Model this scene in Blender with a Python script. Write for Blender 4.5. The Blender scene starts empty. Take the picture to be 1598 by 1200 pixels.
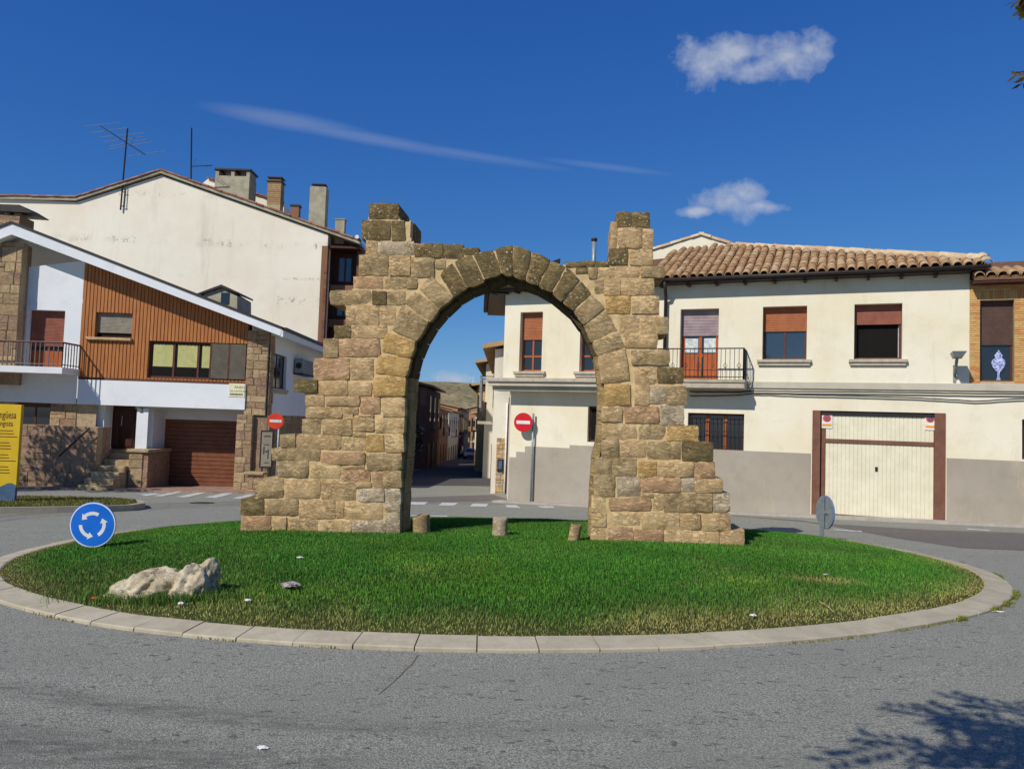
import bpy, bmesh, math, random
import numpy as np
from mathutils import Vector, Matrix, noise
random.seed(11)
RNG = np.random.default_rng(11)
SC = bpy.context.scene
COL = SC.collection

# ------------------------------------------------------------------ camera
EYE = 1.6
PITCH, ROLL, FPX = math.radians(3.0), 0.034, 1200.0
FWD = Vector((0, math.cos(PITCH), math.sin(PITCH)))
_r0, _u0 = Vector((1, 0, 0)), Vector((0, -math.sin(PITCH), math.cos(PITCH)))
RIGHT = _r0 * math.cos(ROLL) + _u0 * math.sin(ROLL)
UP = _u0 * math.cos(ROLL) - _r0 * math.sin(ROLL)
CAMP = Vector((0, 0, EYE))
cam = bpy.data.cameras.new('camera')
cam.sensor_fit = 'HORIZONTAL'
cam.sensor_width = 36.0
cam.lens = 36.0 * FPX / 1598.0
cam.clip_start, cam.clip_end = 0.05, 6000
cam_o = bpy.data.objects.new('camera', cam)
COL.objects.link(cam_o)
_m = Matrix((RIGHT, UP, -FWD)).transposed().to_4x4()
_m.translation = CAMP
cam_o.matrix_world = _m
SC.camera = cam_o

def ray(u, v):
    """Direction through a point of the photograph (1598 x 1200)."""
    return FWD + RIGHT * ((u - 799) / FPX) - UP * ((v - 600) / FPX)

# ------------------------------------------------------------------ sky, sun, exposure
SUN_AZ, SUN_EL = math.radians(42), math.radians(40)      # azimuth: left of straight behind the camera
TO_SUN = Vector((-math.sin(SUN_AZ) * math.cos(SUN_EL), -math.cos(SUN_AZ) * math.cos(SUN_EL), math.sin(SUN_EL)))
sun = bpy.data.lights.new('sun', 'SUN')
sun.energy, sun.angle, sun.color = 4.2, math.radians(0.55), (1.0, 0.945, 0.85)
sun_o = bpy.data.objects.new('sun', sun)
COL.objects.link(sun_o)
sun_o.rotation_euler = TO_SUN.to_track_quat('Z', 'Y').to_euler()

wd = bpy.data.worlds.new('World')
SC.world = wd
wd.use_nodes = True
WN, WL = wd.node_tree.nodes, wd.node_tree.links
WN.clear()
def wn(t, **k):
    n = WN.new(t)
    for a, b in k.items():
        setattr(n, a, b)
    return n
def wmath(op, a, b=None, clamp=False):
    n = wn('ShaderNodeMath', operation=op, use_clamp=clamp)
    for i, x in enumerate((a, b)):
        if x is None: continue
        if isinstance(x, (int, float)): n.inputs[i].default_value = x
        else: WL.new(x, n.inputs[i])
    return n.outputs[0]
sky = wn('ShaderNodeTexSky', sky_type='NISHITA', sun_disc=False)
sky.sun_elevation = SUN_EL
sky.sun_rotation = math.atan2(TO_SUN.x, TO_SUN.y)
sky.altitude, sky.air_density, sky.dust_density, sky.ozone_density = 400, 0.85, 0.1, 4.0
hs = wn('ShaderNodeHueSaturation')
hs.inputs['Hue'].default_value = 0.5
hs.inputs['Saturation'].default_value = 1.0
hs.inputs['Value'].default_value = 1.0
scol = wn('ShaderNodeSeparateColor'); ccol = wn('ShaderNodeCombineColor')       # colour response of the picture: deep clear blue
WL.new(sky.outputs[0], scol.inputs[0])
for i, (k_, g_) in enumerate(((.294, 1.28), (.757, .884), (2.21, .51))):
    WL.new(wmath('MULTIPLY', wmath('POWER', scol.outputs[i], g_), k_), ccol.inputs[i])
WL.new(ccol.outputs[0], hs.inputs['Color'])
tc = wn('ShaderNodeTexCoord')
sp = wn('ShaderNodeSeparateXYZ')
WL.new(tc.outputs['Generated'], sp.inputs[0])
fy = wmath('MAXIMUM', sp.outputs[1], 0.05)
cx, cz = wmath('DIVIDE', sp.outputs[0], fy), wmath('DIVIDE', sp.outputs[2], fy)
cmb = wn('ShaderNodeCombineXYZ')
WL.new(cx, cmb.inputs[0]); WL.new(cz, cmb.inputs[1])
def wnoise(scale, detail, rough=0.6, sx=1.0):
    mp = wn('ShaderNodeMapping')
    mp.inputs['Scale'].default_value = (scale * sx, scale, 1)
    WL.new(cmb.outputs[0], mp.inputs[0])
    n = wn('ShaderNodeTexNoise')
    n.inputs['Scale'].default_value = 1
    n.inputs['Detail'].default_value = detail
    n.inputs['Roughness'].default_value = rough
    WL.new(mp.outputs[0], n.inputs[0])
    return n.outputs[0]
n1, n2 = wnoise(24, 8, 0.6), wnoise(14, 4, 0.55, 0.25)
def puff(u, v, a, b, rot=0.0, nz=n1, amp=1.3, soft=1.0):
    """Cloud density round one direction of the sky; a, b half sizes in photograph pixels."""
    d = ray(u, v)
    mp = wn('ShaderNodeMapping', vector_type='TEXTURE')
    mp.inputs['Location'].default_value = (d.x / d.y, d.z / d.y, 0)
    mp.inputs['Rotation'].default_value = (0, 0, rot)
    mp.inputs['Scale'].default_value = (a / FPX, b / FPX, 1)
    WL.new(cmb.outputs[0], mp.inputs[0])
    ln = wn('ShaderNodeVectorMath', operation='LENGTH')
    WL.new(mp.outputs[0], ln.inputs[0])
    t = wmath('SUBTRACT', 1.0, ln.outputs['Value'])
    t = wmath('ADD', t, wmath('MULTIPLY', wmath('SUBTRACT', nz, 0.5), amp))
    return wmath('MULTIPLY', t, soft, clamp=True)
dens = None
for args in [(1112, 98, 82, 44, .1), (1150, 84, 60, 30, 0), (1232, 88, 62, 40, .35), (1262, 78, 40, 38, .5), (1185, 105, 80, 26, .1),
             (1140, 315, 62, 30, 0), (1165, 305, 38, 28, 0), (1190, 322, 50, 14, -.05), (1090, 330, 45, 10, .1),
             (712, 592, 42, 12, 0)]:
    p = puff(*args, amp=2.3, soft=.55)
    dens = p if dens is None else wmath('MAXIMUM', dens, p)
dens = wmath('MULTIPLY', wmath('MINIMUM', dens, .55), 1.5)
for args, k in [((450, 189, 150, 17, -.145), .2), ((560, 213, 270, 12, -.15), .17), ((720, 240, 190, 9, -.12), .13), ((950, 261, 120, 7, -.09), .11)]:
    p = wmath('MULTIPLY', puff(*args, nz=n2, amp=.5, soft=1.3), k)
    dens = wmath('MAXIMUM', dens, p)
front = wmath('GREATER_THAN', sp.outputs[1], 0.05)
dens = wmath('MULTIPLY', dens, front)
mx = wn('ShaderNodeMix', data_type='RGBA')
WL.new(dens, mx.inputs['Factor'])
WL.new(hs.outputs[0], mx.inputs['A'])
mx.inputs['B'].default_value = (4.6, 5.1, 6.2, 1)
bg = wn('ShaderNodeBackground')
bg.inputs['Strength'].default_value = 0.1
WL.new(mx.outputs['Result'], bg.inputs['Color'])
wo = wn('ShaderNodeOutputWorld')
WL.new(bg.outputs[0], wo.inputs['Surface'])

SC.view_settings.view_transform = 'Standard'
SC.view_settings.look = 'None'
SC.view_settings.exposure = 0.0
SC.view_settings.gamma = 1.0
SC.cycles.use_adaptive_sampling = True
SC.cycles.max_bounces = 8

# ------------------------------------------------------------------ terrain height
_KS = [(-60, -.022), (12.5, -.022), (14.5, -.046), (23, -.046), (26, -.03), (150, -.03), (190, 0), (9000, 0)]
def _int(y):
    t = 0.0
    for (a, s), (b, q) in zip(_KS, _KS[1:]):
        if y <= a: break
        e = min(y, b)
        t += (s + s + (q - s) * (e - a) / (b - a)) / 2 * (e - a)
    return t
_I0 = _int(0)
def G(x, y):
    return .012 * max(-30, min(30, x)) + _int(y) - _I0

def on_ground(u, v, dz=0.0):
    d, t = ray(u, v), 6.0
    for _ in range(120):
        t = .5 * t + .5 * (EYE - G(d.x * t, d.y * t) - dz) / -d.z
    return Vector((d.x * t, d.y * t, G(d.x * t, d.y * t) + dz))

# ------------------------------------------------------------------ helpers
def lin(c):
    c = c / 255.0
    return c / 12.92 if c <= .04045 else ((c + .055) / 1.055) ** 2.4
def rgb(r, g, b):
    return (lin(r), lin(g), lin(b), 1.0)
def sc_(c, k):
    return (c[0] * k, c[1] * k, c[2] * k, 1.0)

def wpos(o):
    v = Vector((0, 0, 0))
    while o is not None:
        v = v + o.location
        o = o.parent
    return v

def thing(name, label=None, cat=None, loc=(0, 0, 0), group=None, kind=None):
    o = bpy.data.objects.new(name, None)
    o.empty_display_size = .2
    COL.objects.link(o)
    o.location = loc
    return tag(o, label, cat, group, kind)
def tag(o, label=None, cat=None, group=None, kind=None):
    for k, v in (('label', label), ('category', cat), ('group', group), ('kind', kind)):
        if v: o[k] = v
    return o

class Fr:
    """A wall: origin, direction to the right seen from outside, outward normal; z is world height."""
    def __init__(s, o, u):
        s.o = Vector(o); s.u = Vector((u[0], u[1], 0)).normalized(); s.n = Vector((s.u.y, -s.u.x, 0))
    def sz(s, px, py, off=0.0):
        d = ray(px, py)
        t = ((s.o + s.n * off) - CAMP).dot(s.n) / d.dot(s.n)
        p = CAMP + d * t
        return (p - s.o).dot(s.u), p.z
    def w(s, a, z, d=0.0):
        p = s.o + s.u * a + s.n * d
        return Vector((p.x, p.y, z))
    def ground(s, a, d=0.0):
        p = s.w(a, 0, d)
        return G(p.x, p.y)
    def rect(s, x0, y0, x1, y1, off=0.0):
        """Pixel box -> s0, s1, z0, z1 on the wall."""
        a = s.sz((x0), (y0 + y1) / 2, off)[0]; b = s.sz(x1, (y0 + y1) / 2, off)[0]
        zt = s.sz((x0 + x1) / 2, y0, off)[1]; zb = s.sz((x0 + x1) / 2, y1, off)[1]
        return a, b, zb, zt

class MB:
    def __init__(s): s.v = []; s.f = []; s.m = []
    def add(s, vs, fs, m=0):
        k = len(s.v)
        s.v += [Vector(v) for v in vs]
        s.f += [[i + k for i in f] for f in fs]
        s.m += [m] * len(fs)
        return s
    def hexa(s, p, m=0):
        """8 points: bottom 4 (ccw from above), top 4."""
        return s.add(p, [(0, 3, 2, 1), (4, 5, 6, 7), (0, 1, 5, 4), (1, 2, 6, 5), (2, 3, 7, 6), (3, 0, 4, 7)], m)
    def box(s, fr, a0, a1, z0, z1, d0, d1, m=0):
        return s.hexa([fr.w(a0, z0, d1), fr.w(a1, z0, d1), fr.w(a1, z0, d0), fr.w(a0, z0, d0),
                       fr.w(a0, z1, d1), fr.w(a1, z1, d1), fr.w(a1, z1, d0), fr.w(a0, z1, d0)], m)
    def cbox(s, fr, a0, a1, z0, z1, d0, d1, c=.01, m=0):
        """Box with its front face edges chamfered."""
        q = [(a0, z0), (a1, z0), (a1, z1), (a0, z1)]
        r = [(a0 + c, z0 + c), (a1 - c, z0 + c), (a1 - c, z1 - c), (a0 + c, z1 - c)]
        vs = [fr.w(a, z, d0) for a, z in q] + [fr.w(a, z, d1 - c) for a, z in q] + [fr.w(a, z, d1) for a, z in r]
        fs = [(3, 2, 1, 0), (8, 9, 10, 11)]
        for b in (0, 4):
            fs += [(b + i, b + (i + 1) % 4, b + 4 + (i + 1) % 4, b + 4 + i) for i in range(4)]
        return s.add(vs, fs, m)
    def prism(s, fr, poly, d0, d1, m=0):
        n = len(poly)
        vs = [fr.w(a, z, d1) for a, z in poly] + [fr.w(a, z, d0) for a, z in poly]
        ar = sum(poly[i][0] * poly[(i + 1) % n][1] - poly[(i + 1) % n][0] * poly[i][1] for i in range(n))
        F = list(range(n)); B = list(range(2 * n - 1, n - 1, -1))
        sd = [(i, i + n, (i + 1) % n + n, (i + 1) % n) for i in range(n)]
        if ar < 0:
            F = F[::-1]; B = B[::-1]; sd = [q[::-1] for q in sd]
        return s.add(vs, [F, B] + sd, m)
    def tube(s, pts, rad, n=8, cap=True, m=0):
        pts = [Vector(p) for p in pts]
        k = len(pts)
        if isinstance(rad, (int, float)): rad = [rad] * k
        vs, fs, prev = [], [], None
        for i, p in enumerate(pts):
            t = (pts[min(i + 1, k - 1)] - pts[max(i - 1, 0)]).normalized()
            a = prev if prev is not None else (Vector((0, 0, 1)) if abs(t.z) < .9 else Vector((1, 0, 0)))
            x = t.cross(a).normalized(); y = x.cross(t).normalized(); prev = y
            for j in range(n):
                q = 2 * math.pi * j / n
                vs.append(p + (x * math.cos(q) + y * math.sin(q)) * rad[i])
        for i in range(k - 1):
            for j in range(n):
                fs.append((i * n + j, i * n + (j + 1) % n, (i + 1) * n + (j + 1) % n, (i + 1) * n + j))
        if cap:
            fs.append(tuple(range(n))[::-1]); fs.append(tuple(range((k - 1) * n, k * n)))
        return s.add(vs, fs, m)
    def disc(s, c, ax, r, th, n=28, m=0):
        c, ax = Vector(c), Vector(ax).normalized()
        return s.tube([c - ax * th / 2, c + ax * th / 2], r, n, True, m)
    def mesh(s, name, mats, base, smooth=False, ang=None):
        me = bpy.data.meshes.new(name)
        me.from_pydata([tuple(v - base) for v in s.v], [], s.f)
        if not isinstance(mats, (list, tuple)): mats = [mats]
        for q in mats: me.materials.append(q)
        if len(mats) > 1: me.polygons.foreach_set('material_index', s.m)
        if smooth:
            me.polygons.foreach_set('use_smooth', [True] * len(s.f))
            if ang: me.set_sharp_from_angle(angle=math.radians(ang))
        me.update()
        return me
    def build(s, name, mats, parent=None, smooth=False, ang=None, fix=False):
        base = wpos(parent) if parent else Vector((0, 0, 0))
        me = s.mesh(name, mats, base, smooth, ang)
        if fix:
            bm = bmesh.new(); bm.from_mesh(me)
            bmesh.ops.recalc_face_normals(bm, faces=bm.faces)
            bm.to_mesh(me); bm.free()
        o = bpy.data.objects.new(name, me)
        COL.objects.link(o)
        if parent: o.parent = parent
        return o
def top(mb, name, mats, label=None, cat=None, group=None, kind=None, smooth=False, ang=None, fix=False):
    """A thing that is one mesh: origin at the middle of its base."""
    lo = [min(v[i] for v in mb.v) for i in range(3)]; hi = [max(v[i] for v in mb.v) for i in range(3)]
    base = Vector(((lo[0] + hi[0]) / 2, (lo[1] + hi[1]) / 2, lo[2]))
    me = mb.mesh(name, mats, base, smooth, ang)
    if fix:
        bm = bmesh.new(); bm.from_mesh(me)
        bmesh.ops.recalc_face_normals(bm, faces=bm.faces)
        bm.to_mesh(me); bm.free()
    o = bpy.data.objects.new(name, me)
    COL.objects.link(o)
    o.location = base
    return tag(o, label, cat, group, kind)
def inst(name, me, parent, mat4):
    o = bpy.data.objects.new(name, me)
    COL.objects.link(o)
    if parent:
        o.parent = parent
        mat4 = Matrix.Translation(-wpos(parent)) @ mat4
    o.matrix_local = mat4
    return o
def holes_wall(mb, fr, a0, a1, z0, z1, holes, dep=.2, d=0.0, m=0):
    """Wall face with rectangular openings and their reveals."""
    A = sorted({a0, a1, *[h[0] for h in holes], *[h[1] for h in holes]})
    Z = sorted({z0, z1, *[h[2] for h in holes], *[h[3] for h in holes]})
    A = [a for a in A if a0 <= a <= a1]; Z = [z for z in Z if z0 <= z <= z1]
    for i in range(len(A) - 1):
        for j in range(len(Z) - 1):
            ca, cz_ = (A[i] + A[i + 1]) / 2, (Z[j] + Z[j + 1]) / 2
            if any(h[0] < ca < h[1] and h[2] < cz_ < h[3] for h in holes): continue
            mb.add([fr.w(A[i], Z[j], d), fr.w(A[i + 1], Z[j], d), fr.w(A[i + 1], Z[j + 1], d), fr.w(A[i], Z[j + 1], d)], [(0, 1, 2, 3)], m)
    for h in holes:
        s0, s1, q0, q1 = h[:4]
        c = [(s0, q0), (s1, q0), (s1, q1), (s0, q1)]
        for i in range(4):
            p, q = c[i], c[(i + 1) % 4]
            mb.add([fr.w(*p, d), fr.w(*q, d), fr.w(*q, d - dep), fr.w(*p, d - dep)], [(0, 3, 2, 1)], m)
        mb.add([fr.w(*p, d - dep) for p in c], [(0, 1, 2, 3)], m)
def sheet(name, pts, off, mat, parent=None, step=1.0, kind=None, label=None):
    """Flat marking or surface that follows the ground, off metres above it. pts: (x, y)."""
    bm = bmesh.new()
    vs = [bm.verts.new((p[0], p[1], 0)) for p in pts]
    f = bm.faces.new(vs)
    f.normal_update()
    if f.normal.z < 0: f.normal_flip()
    xs = [p[0] for p in pts]; ys = [p[1] for p in pts]
    k = math.floor(min(ys) / step) * step
    while k < max(ys):
        bmesh.ops.bisect_plane(bm, geom=bm.verts[:] + bm.edges[:] + bm.faces[:], plane_co=(0, k, 0), plane_no=(0, 1, 0)); k += step
    for v in bm.verts: v.co.z = G(v.co.x, v.co.y) + off
    me = bpy.data.meshes.new(name)
    bm.to_mesh(me); bm.free()
    me.materials.append(mat)
    o = bpy.data.objects.new(name, me)
    COL.objects.link(o)
    if parent: o.parent = parent
    return tag(o, label, None, None, kind)
def gp(*pix):
    return [tuple(on_ground(u, v)[:2]) for u, v in pix]

# ------------------------------------------------------------------ materials
class NT:
    def __init__(s, name):
        s.m = bpy.data.materials.new(name); s.m.use_nodes = True
        s.t = s.m.node_tree; s.n = s.t.nodes; s.l = s.t.links
        s.b = s.n['Principled BSDF']
        s.pos = s.n.new('ShaderNodeNewGeometry').outputs['Position']
    def mapv(s, scale=(1, 1, 1), rot=(0, 0, 0), vec=None):
        mp = s.n.new('ShaderNodeMapping')
        mp.inputs['Scale'].default_value = scale; mp.inputs['Rotation'].default_value = rot
        s.l.new(vec or s.pos, mp.inputs[0]); return mp.outputs[0]
    def noise(s, scale, detail=4, rough=.6, vec=None, out=0):
        n = s.n.new('ShaderNodeTexNoise')
        n.inputs['Scale'].default_value = scale; n.inputs['Detail'].default_value = detail; n.inputs['Roughness'].default_value = rough
        s.l.new(vec or s.pos, n.inputs['Vector']); return n.outputs[out]
    def voro(s, scale, vec=None, feature='F1', out='Distance', rnd=1.0):
        n = s.n.new('ShaderNodeTexVoronoi'); n.feature = feature
        n.inputs['Scale'].default_value = scale; n.inputs['Randomness'].default_value = rnd
        s.l.new(vec or s.pos, n.inputs['Vector']); return n.outputs[out]
    def ramp(s, x, a, b, lo=0.0, hi=1.0):
        n = s.n.new('ShaderNodeMapRange'); n.interpolation_type = 'SMOOTHSTEP'
        for i, v in ((1, a), (2, b), (3, lo), (4, hi)): n.inputs[i].default_value = v
        s.l.new(x, n.inputs[0]); return n.outputs[0]
    def math(s, op, a, b=None, clamp=False):
        n = s.n.new('ShaderNodeMath'); n.operation = op; n.use_clamp = clamp
        for i, x in enumerate((a, b)):
            if x is None: continue
            if isinstance(x, (int, float)): n.inputs[i].default_value = x
            else: s.l.new(x, n.inputs[i])
        return n.outputs[0]
    def mix(s, f, a, b, blend='MIX'):
        n = s.n.new('ShaderNodeMix'); n.data_type = 'RGBA'; n.blend_type = blend
        for k, x in (('Factor', f), ('A', a), ('B', b)):
            i = [q for q in n.inputs if q.name == k and (q.type == 'RGBA' or k == 'Factor')][0]
            if isinstance(x, (int, float)): i.default_value = x
            elif isinstance(x, tuple): i.default_value = x
            else: s.l.new(x, i)
        return [q for q in n.outputs if q.type == 'RGBA'][0]
    def sep(s, vec=None):
        n = s.n.new('ShaderNodeSeparateXYZ'); s.l.new(vec or s.pos, n.inputs[0]); return n.outputs
    def rand(s):
        return s.n.new('ShaderNodeObjectInfo').outputs['Random']
    def bump(s, h, strength=.4, dist=.02):
        n = s.n.new('ShaderNodeBump')
        n.inputs['Strength'].default_value = strength; n.inputs['Distance'].default_value = dist
        s.l.new(h, n.inputs['Height']); s.l.new(n.outputs[0], s.b.inputs['Normal'])
    def out(s, col, rough=.8, spec=.3, metal=0.0):
        if isinstance(col, tuple): s.b.inputs['Base Color'].default_value = col
        else: s.l.new(col, s.b.inputs['Base Color'])
        if isinstance(rough, (int, float)): s.b.inputs['Roughness'].default_value = rough
        else: s.l.new(rough, s.b.inputs['Roughness'])
        s.b.inputs['Specular IOR Level'].default_value = spec
        s.b.inputs['Metallic'].default_value = metal
        return s.m

def simple(name, c1, c2=None, scale=6.0, rough=.75, bump=.15, bscale=40.0, rnd=0.0, spec=.3, metal=0.0, dirt=.25):
    t = NT(name)
    c2 = c2 or sc_(c1, .8)
    n = t.noise(scale, 6, .65)
    col = t.mix(t.ramp(n, .35, .68), c1, c2)
    if dirt:
        g = t.noise(scale * .23, 5, .7)
        col = t.mix(t.ramp(g, .52, .78, 0, dirt), col, sc_(c1, .45))
    if rnd:
        r = t.rand()
        col = t.mix(t.math('MULTIPLY', r, rnd), col, sc_(c1, .45))
    if bump: t.bump(t.noise(bscale, 5, .7), bump, .01)
    return t.out(col, rough, spec, metal)
def gloss(name, c, rough=.12, spec=.6):
    t = NT(name)
    n = t.noise(3, 2)
    return t.out(t.mix(n, c, sc_(c, .7)), rough, spec)

M = {}
def plaster(name, c1, c2, stain, sz=.5, bump=.2, streak=.3, flecks=0.0):
    t = NT(name)
    big = t.noise(.55, 6, .65)
    col = t.mix(t.ramp(big, .35, .7), c1, c2)
    st = t.noise(1.0, 6, .7, t.mapv((2.2, 2.2, .35)))
    col = t.mix(t.ramp(st, .56, .78, 0, streak), col, stain)
    mt = t.noise(1.7, 5, .7)
    col = t.mix(t.ramp(mt, .48, .72, 0, .45), col, sc_(c2, .86))
    fine = t.noise(16, 5, .7)
    col = t.mix(t.ramp(fine, .6, .85, 0, .3), col, stain)
    if flecks:
        fl = t.noise(22, 3, .8); ar = t.noise(.7, 3, .6)
        col = t.mix(t.math('MULTIPLY', t.ramp(fl, .66, .7), t.ramp(ar, .55, .7, 0, flecks)), col, rgb(120, 110, 95))
    t.bump(t.noise(70, 4, .7), bump, .012)
    return t.out(col, .9, .15)
M['cream'] = plaster('cream_plaster', rgb(228, 221, 199), rgb(222, 211, 181), rgb(190, 176, 142), flecks=.9, streak=.55)
M['white'] = plaster('white_plaster', rgb(226, 228, 229), rgb(218, 221, 223), rgb(196, 199, 200), streak=.15, bump=.1)
M['dado'] = plaster('grey_render', rgb(172, 163, 148), rgb(160, 151, 136), rgb(196, 178, 142), bump=1.0, streak=.8)
M['band'] = plaster('string_course_plaster', rgb(190, 183, 165), rgb(172, 165, 148), rgb(120, 114, 100), streak=.5)
def gable_mat():
    t = NT('old_cream_plaster')
    big = t.noise(.4, 6, .65)
    col = t.mix(t.ramp(big, .35, .68), rgb(240, 234, 214), rgb(234, 222, 200))
    st = t.noise(.8, 6, .7, t.mapv((1.6, 1.6, .22)))
    col = t.mix(t.ramp(st, .5, .78, 0, .6), col, rgb(205, 196, 172))
    z = t.sep()[2]
    fl = t.noise(5.0, 5, .75, t.mapv((1.4, 1.4, 1.0)))
    ar = t.noise(.5, 3, .6)
    tot = None
    for zc, w in ((11.6, .2), (9.45, .28), (6.8, .4), (7.9, .1)):
        d = t.math('ABSOLUTE', t.math('SUBTRACT', z, zc))
        b = t.ramp(d, 0.0, w, 1, 0)
        tot = b if tot is None else t.math('MAXIMUM', tot, b)
    msk = t.math('MULTIPLY', t.math('MULTIPLY', tot, t.ramp(fl, .52, .58)), t.ramp(ar, .5, .6))
    col = t.mix(t.math('MULTIPLY', msk, .8), col, rgb(140, 136, 122))
    gr = t.math('MULTIPLY', tot, t.ramp(t.noise(1.7, 4), .45, .7, 0, .35))
    col = t.mix(gr, col, rgb(190, 186, 170))
    t.bump(t.noise(30, 5, .7), .3, .02)
    return t.out(col, .9, .15)
M['gable'] = gable_mat()

def stone(name, c1, c2, c3, dark=0.0, light=0.0):
    t = NT(name)
    r = t.rand()
    off = t.n.new('ShaderNodeVectorMath'); off.operation = 'ADD'
    cb = t.n.new('ShaderNodeCombineXYZ')
    for i in range(3): t.l.new(t.math('MULTIPLY', r, 17.0 + i * 9), cb.inputs[i])
    t.l.new(t.pos, off.inputs[0]); t.l.new(cb.outputs[0], off.inputs[1])
    v = off.outputs[0]
    n = t.noise(5, 7, .68, v)
    col = t.mix(t.ramp(n, .36, .64), c1, c2)
    n2 = t.noise(14, 6, .7, v)
    col = t.mix(t.ramp(n2, .48, .7, 0, .7), col, c3)
    vs_ = t.mapv((1, 1, 2.4), (.2, .3, 0), v)
    rd = t.math('ABSOLUTE', t.math('SUBTRACT', t.noise(7, 5, .7, vs_), .5))
    cm = t.ramp(t.noise(4, 3, .6, v), .45, .6)
    col = t.mix(t.math('MULTIPLY', t.ramp(rd, .0, .034, .85, 0), cm), col, sc_(c2, .3))
    pk = t.noise(38, 4, .75, v)
    col = t.mix(t.ramp(pk, .62, .70, 0, .5), col, sc_(c2, .45))
    if dark:
        n4 = t.noise(3.2, 7, .75, v)
        col = t.mix(t.ramp(n4, .44, .62, 0, dark), col, rgb(104, 92, 64))
    if light:
        sp_ = t.voro(17, v)
        col = t.mix(t.math('MULTIPLY', t.ramp(sp_, .14, .26, light, 0), t.ramp(t.noise(5, 3, .6, v), .46, .58)), col, rgb(214, 208, 190))
    col = t.mix(t.math('MULTIPLY', t.rand(), .25), col, sc_(c2, .75))
    h = t.math('ADD', t.noise(20, 5, .68, v), t.math('MULTIPLY', t.ramp(rd, 0, .07), .8))
    h = t.math('SUBTRACT', h, t.ramp(pk, .6, .7, 0, .2))
    t.bump(h, .68, .02)
    return t.out(col, .95, .1)
M['st_t'] = stone('tan_sandstone', rgb(218, 185, 137), rgb(199, 166, 118), rgb(227, 198, 156), 0.26, 0)
M['st_y'] = stone('pale_yellow_sandstone', rgb(227, 196, 145), rgb(210, 176, 124), rgb(227, 207, 167), 0.21, 0)
M['st_r'] = stone('reddish_sandstone', rgb(210, 172, 131), rgb(192, 152, 112), rgb(218, 187, 145), 0.28, 0)
M['st_o'] = stone('orange_sandstone', rgb(222, 183, 118), rgb(204, 164, 102), rgb(218, 187, 135), 0.28, 0)
M['st_g'] = stone('olive_sandstone', rgb(199, 172, 128), rgb(177, 150, 108), rgb(212, 187, 143), 0.46, 0)
M['st_d'] = stone('dark_weathered_sandstone', rgb(150, 130, 90), rgb(116, 98, 62), rgb(168, 148, 106), 0.75, 0.9)
M['st_w'] = stone('grey_lichen_sandstone', rgb(216, 196, 165), rgb(192, 170, 135), rgb(226, 211, 186), 0.46, 0.6)
M['mortar'] = simple('lime_mortar', rgb(214, 186, 138), rgb(194, 166, 120), 7, .95, .6, 30, dirt=.3)
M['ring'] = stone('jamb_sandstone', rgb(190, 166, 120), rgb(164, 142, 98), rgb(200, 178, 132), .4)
M['ring_shade'] = stone('shade_dark_arch_sandstone', rgb(104, 92, 66), rgb(80, 70, 48), rgb(120, 106, 78), .6)  # darker copy of the ring stone: paints the shade under the arch head
M['hs1'] = stone('brown_ashlar', rgb(186, 158, 122), rgb(166, 140, 108), rgb(198, 172, 138), .2)
M['hs2'] = stone('pinkish_ashlar', rgb(178, 146, 120), rgb(160, 130, 106), rgb(190, 164, 138), .2)
M['hs3'] = stone('sand_ashlar', rgb(204, 178, 138), rgb(186, 160, 122), rgb(214, 190, 152), .15)
M['grout'] = simple('pale_grout', rgb(176, 158, 128), rgb(150, 132, 104), 9, .95, .4, 40)
M['boulder'] = None
def boulder_mat():
    t = NT('limestone_boulder')
    n = t.noise(4, 8, .7); n2 = t.noise(11, 6, .72)
    col = t.mix(t.ramp(n, .36, .62), rgb(232, 218, 188), rgb(208, 190, 154))
    col = t.mix(t.ramp(n2, .5, .68, 0, .8), col, rgb(120, 104, 76))
    v = t.voro(9, t.mapv((1, 1, 1.6)))
    col = t.mix(t.ramp(v, .0, .22, .7, 0), col, rgb(70, 58, 42))
    t.bump(t.math('ADD', t.noise(8, 8, .75), t.math('MULTIPLY', v, .8)), 1.0, .07)
    return t.out(col, .95, .1)
M['boulder'] = boulder_mat()

def asphalt(name, c, k=1.0):
    t = NT(name)
    p = t.noise(75, 4, .8); p2 = t.voro(120)
    col = t.mix(t.ramp(p, .41, .61), sc_(c, .52), sc_(c, 1.38))
    col = t.mix(t.ramp(p2, .0, .42, .6, 0), col, sc_(c, .42))
    big = t.noise(.9, 6, .7, t.mapv((.5, 1.6, 1)))
    col = t.mix(t.ramp(big, .38, .72, 0, .5), col, sc_(c, .72))
    pit = t.noise(15, 4, .7, t.mapv((.6, 1.3, 1)))
    col = t.mix(t.ramp(pit, .60, .65, 0, .8), col, sc_(c, .25))
    if k:
        # tyre-darkened track that runs round the island on the near side, with pitted surface
        x, y, _ = t.sep()
        wob = t.math('MULTIPLY', t.math('SUBTRACT', t.noise(.7, 4), .5), .55)
        r = t.math('ADD', t.math('SQRT', t.math('ADD', t.math('POWER', t.math('ADD', x, .3), 2.0), t.math('POWER', t.math('SUBTRACT', y, 13.2), 2.0))), wob)
        for rc, w, a in ((8.8, .22, .75), (9.45, .5, .8), (10.3, .6, .7)):
            d = t.math('ABSOLUTE', t.math('SUBTRACT', r, rc))
            left = t.ramp(x, -2.2, 1.6, 1, .12)
            gr = t.ramp(t.noise(9, 5, .75, t.mapv((.35, 1.5, 1))), .38, .62, .25, 1)
            f = t.math('MULTIPLY', t.math('MULTIPLY', t.ramp(d, 0, w, a, 0), left), gr)
            col = t.mix(f, col, sc_(c, .36))
    t.bump(t.math('ADD', t.noise(120, 3, .8), t.math('MULTIPLY', p2, .6)), .8, .008)
    return t.out(col, .88, .25)
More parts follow.
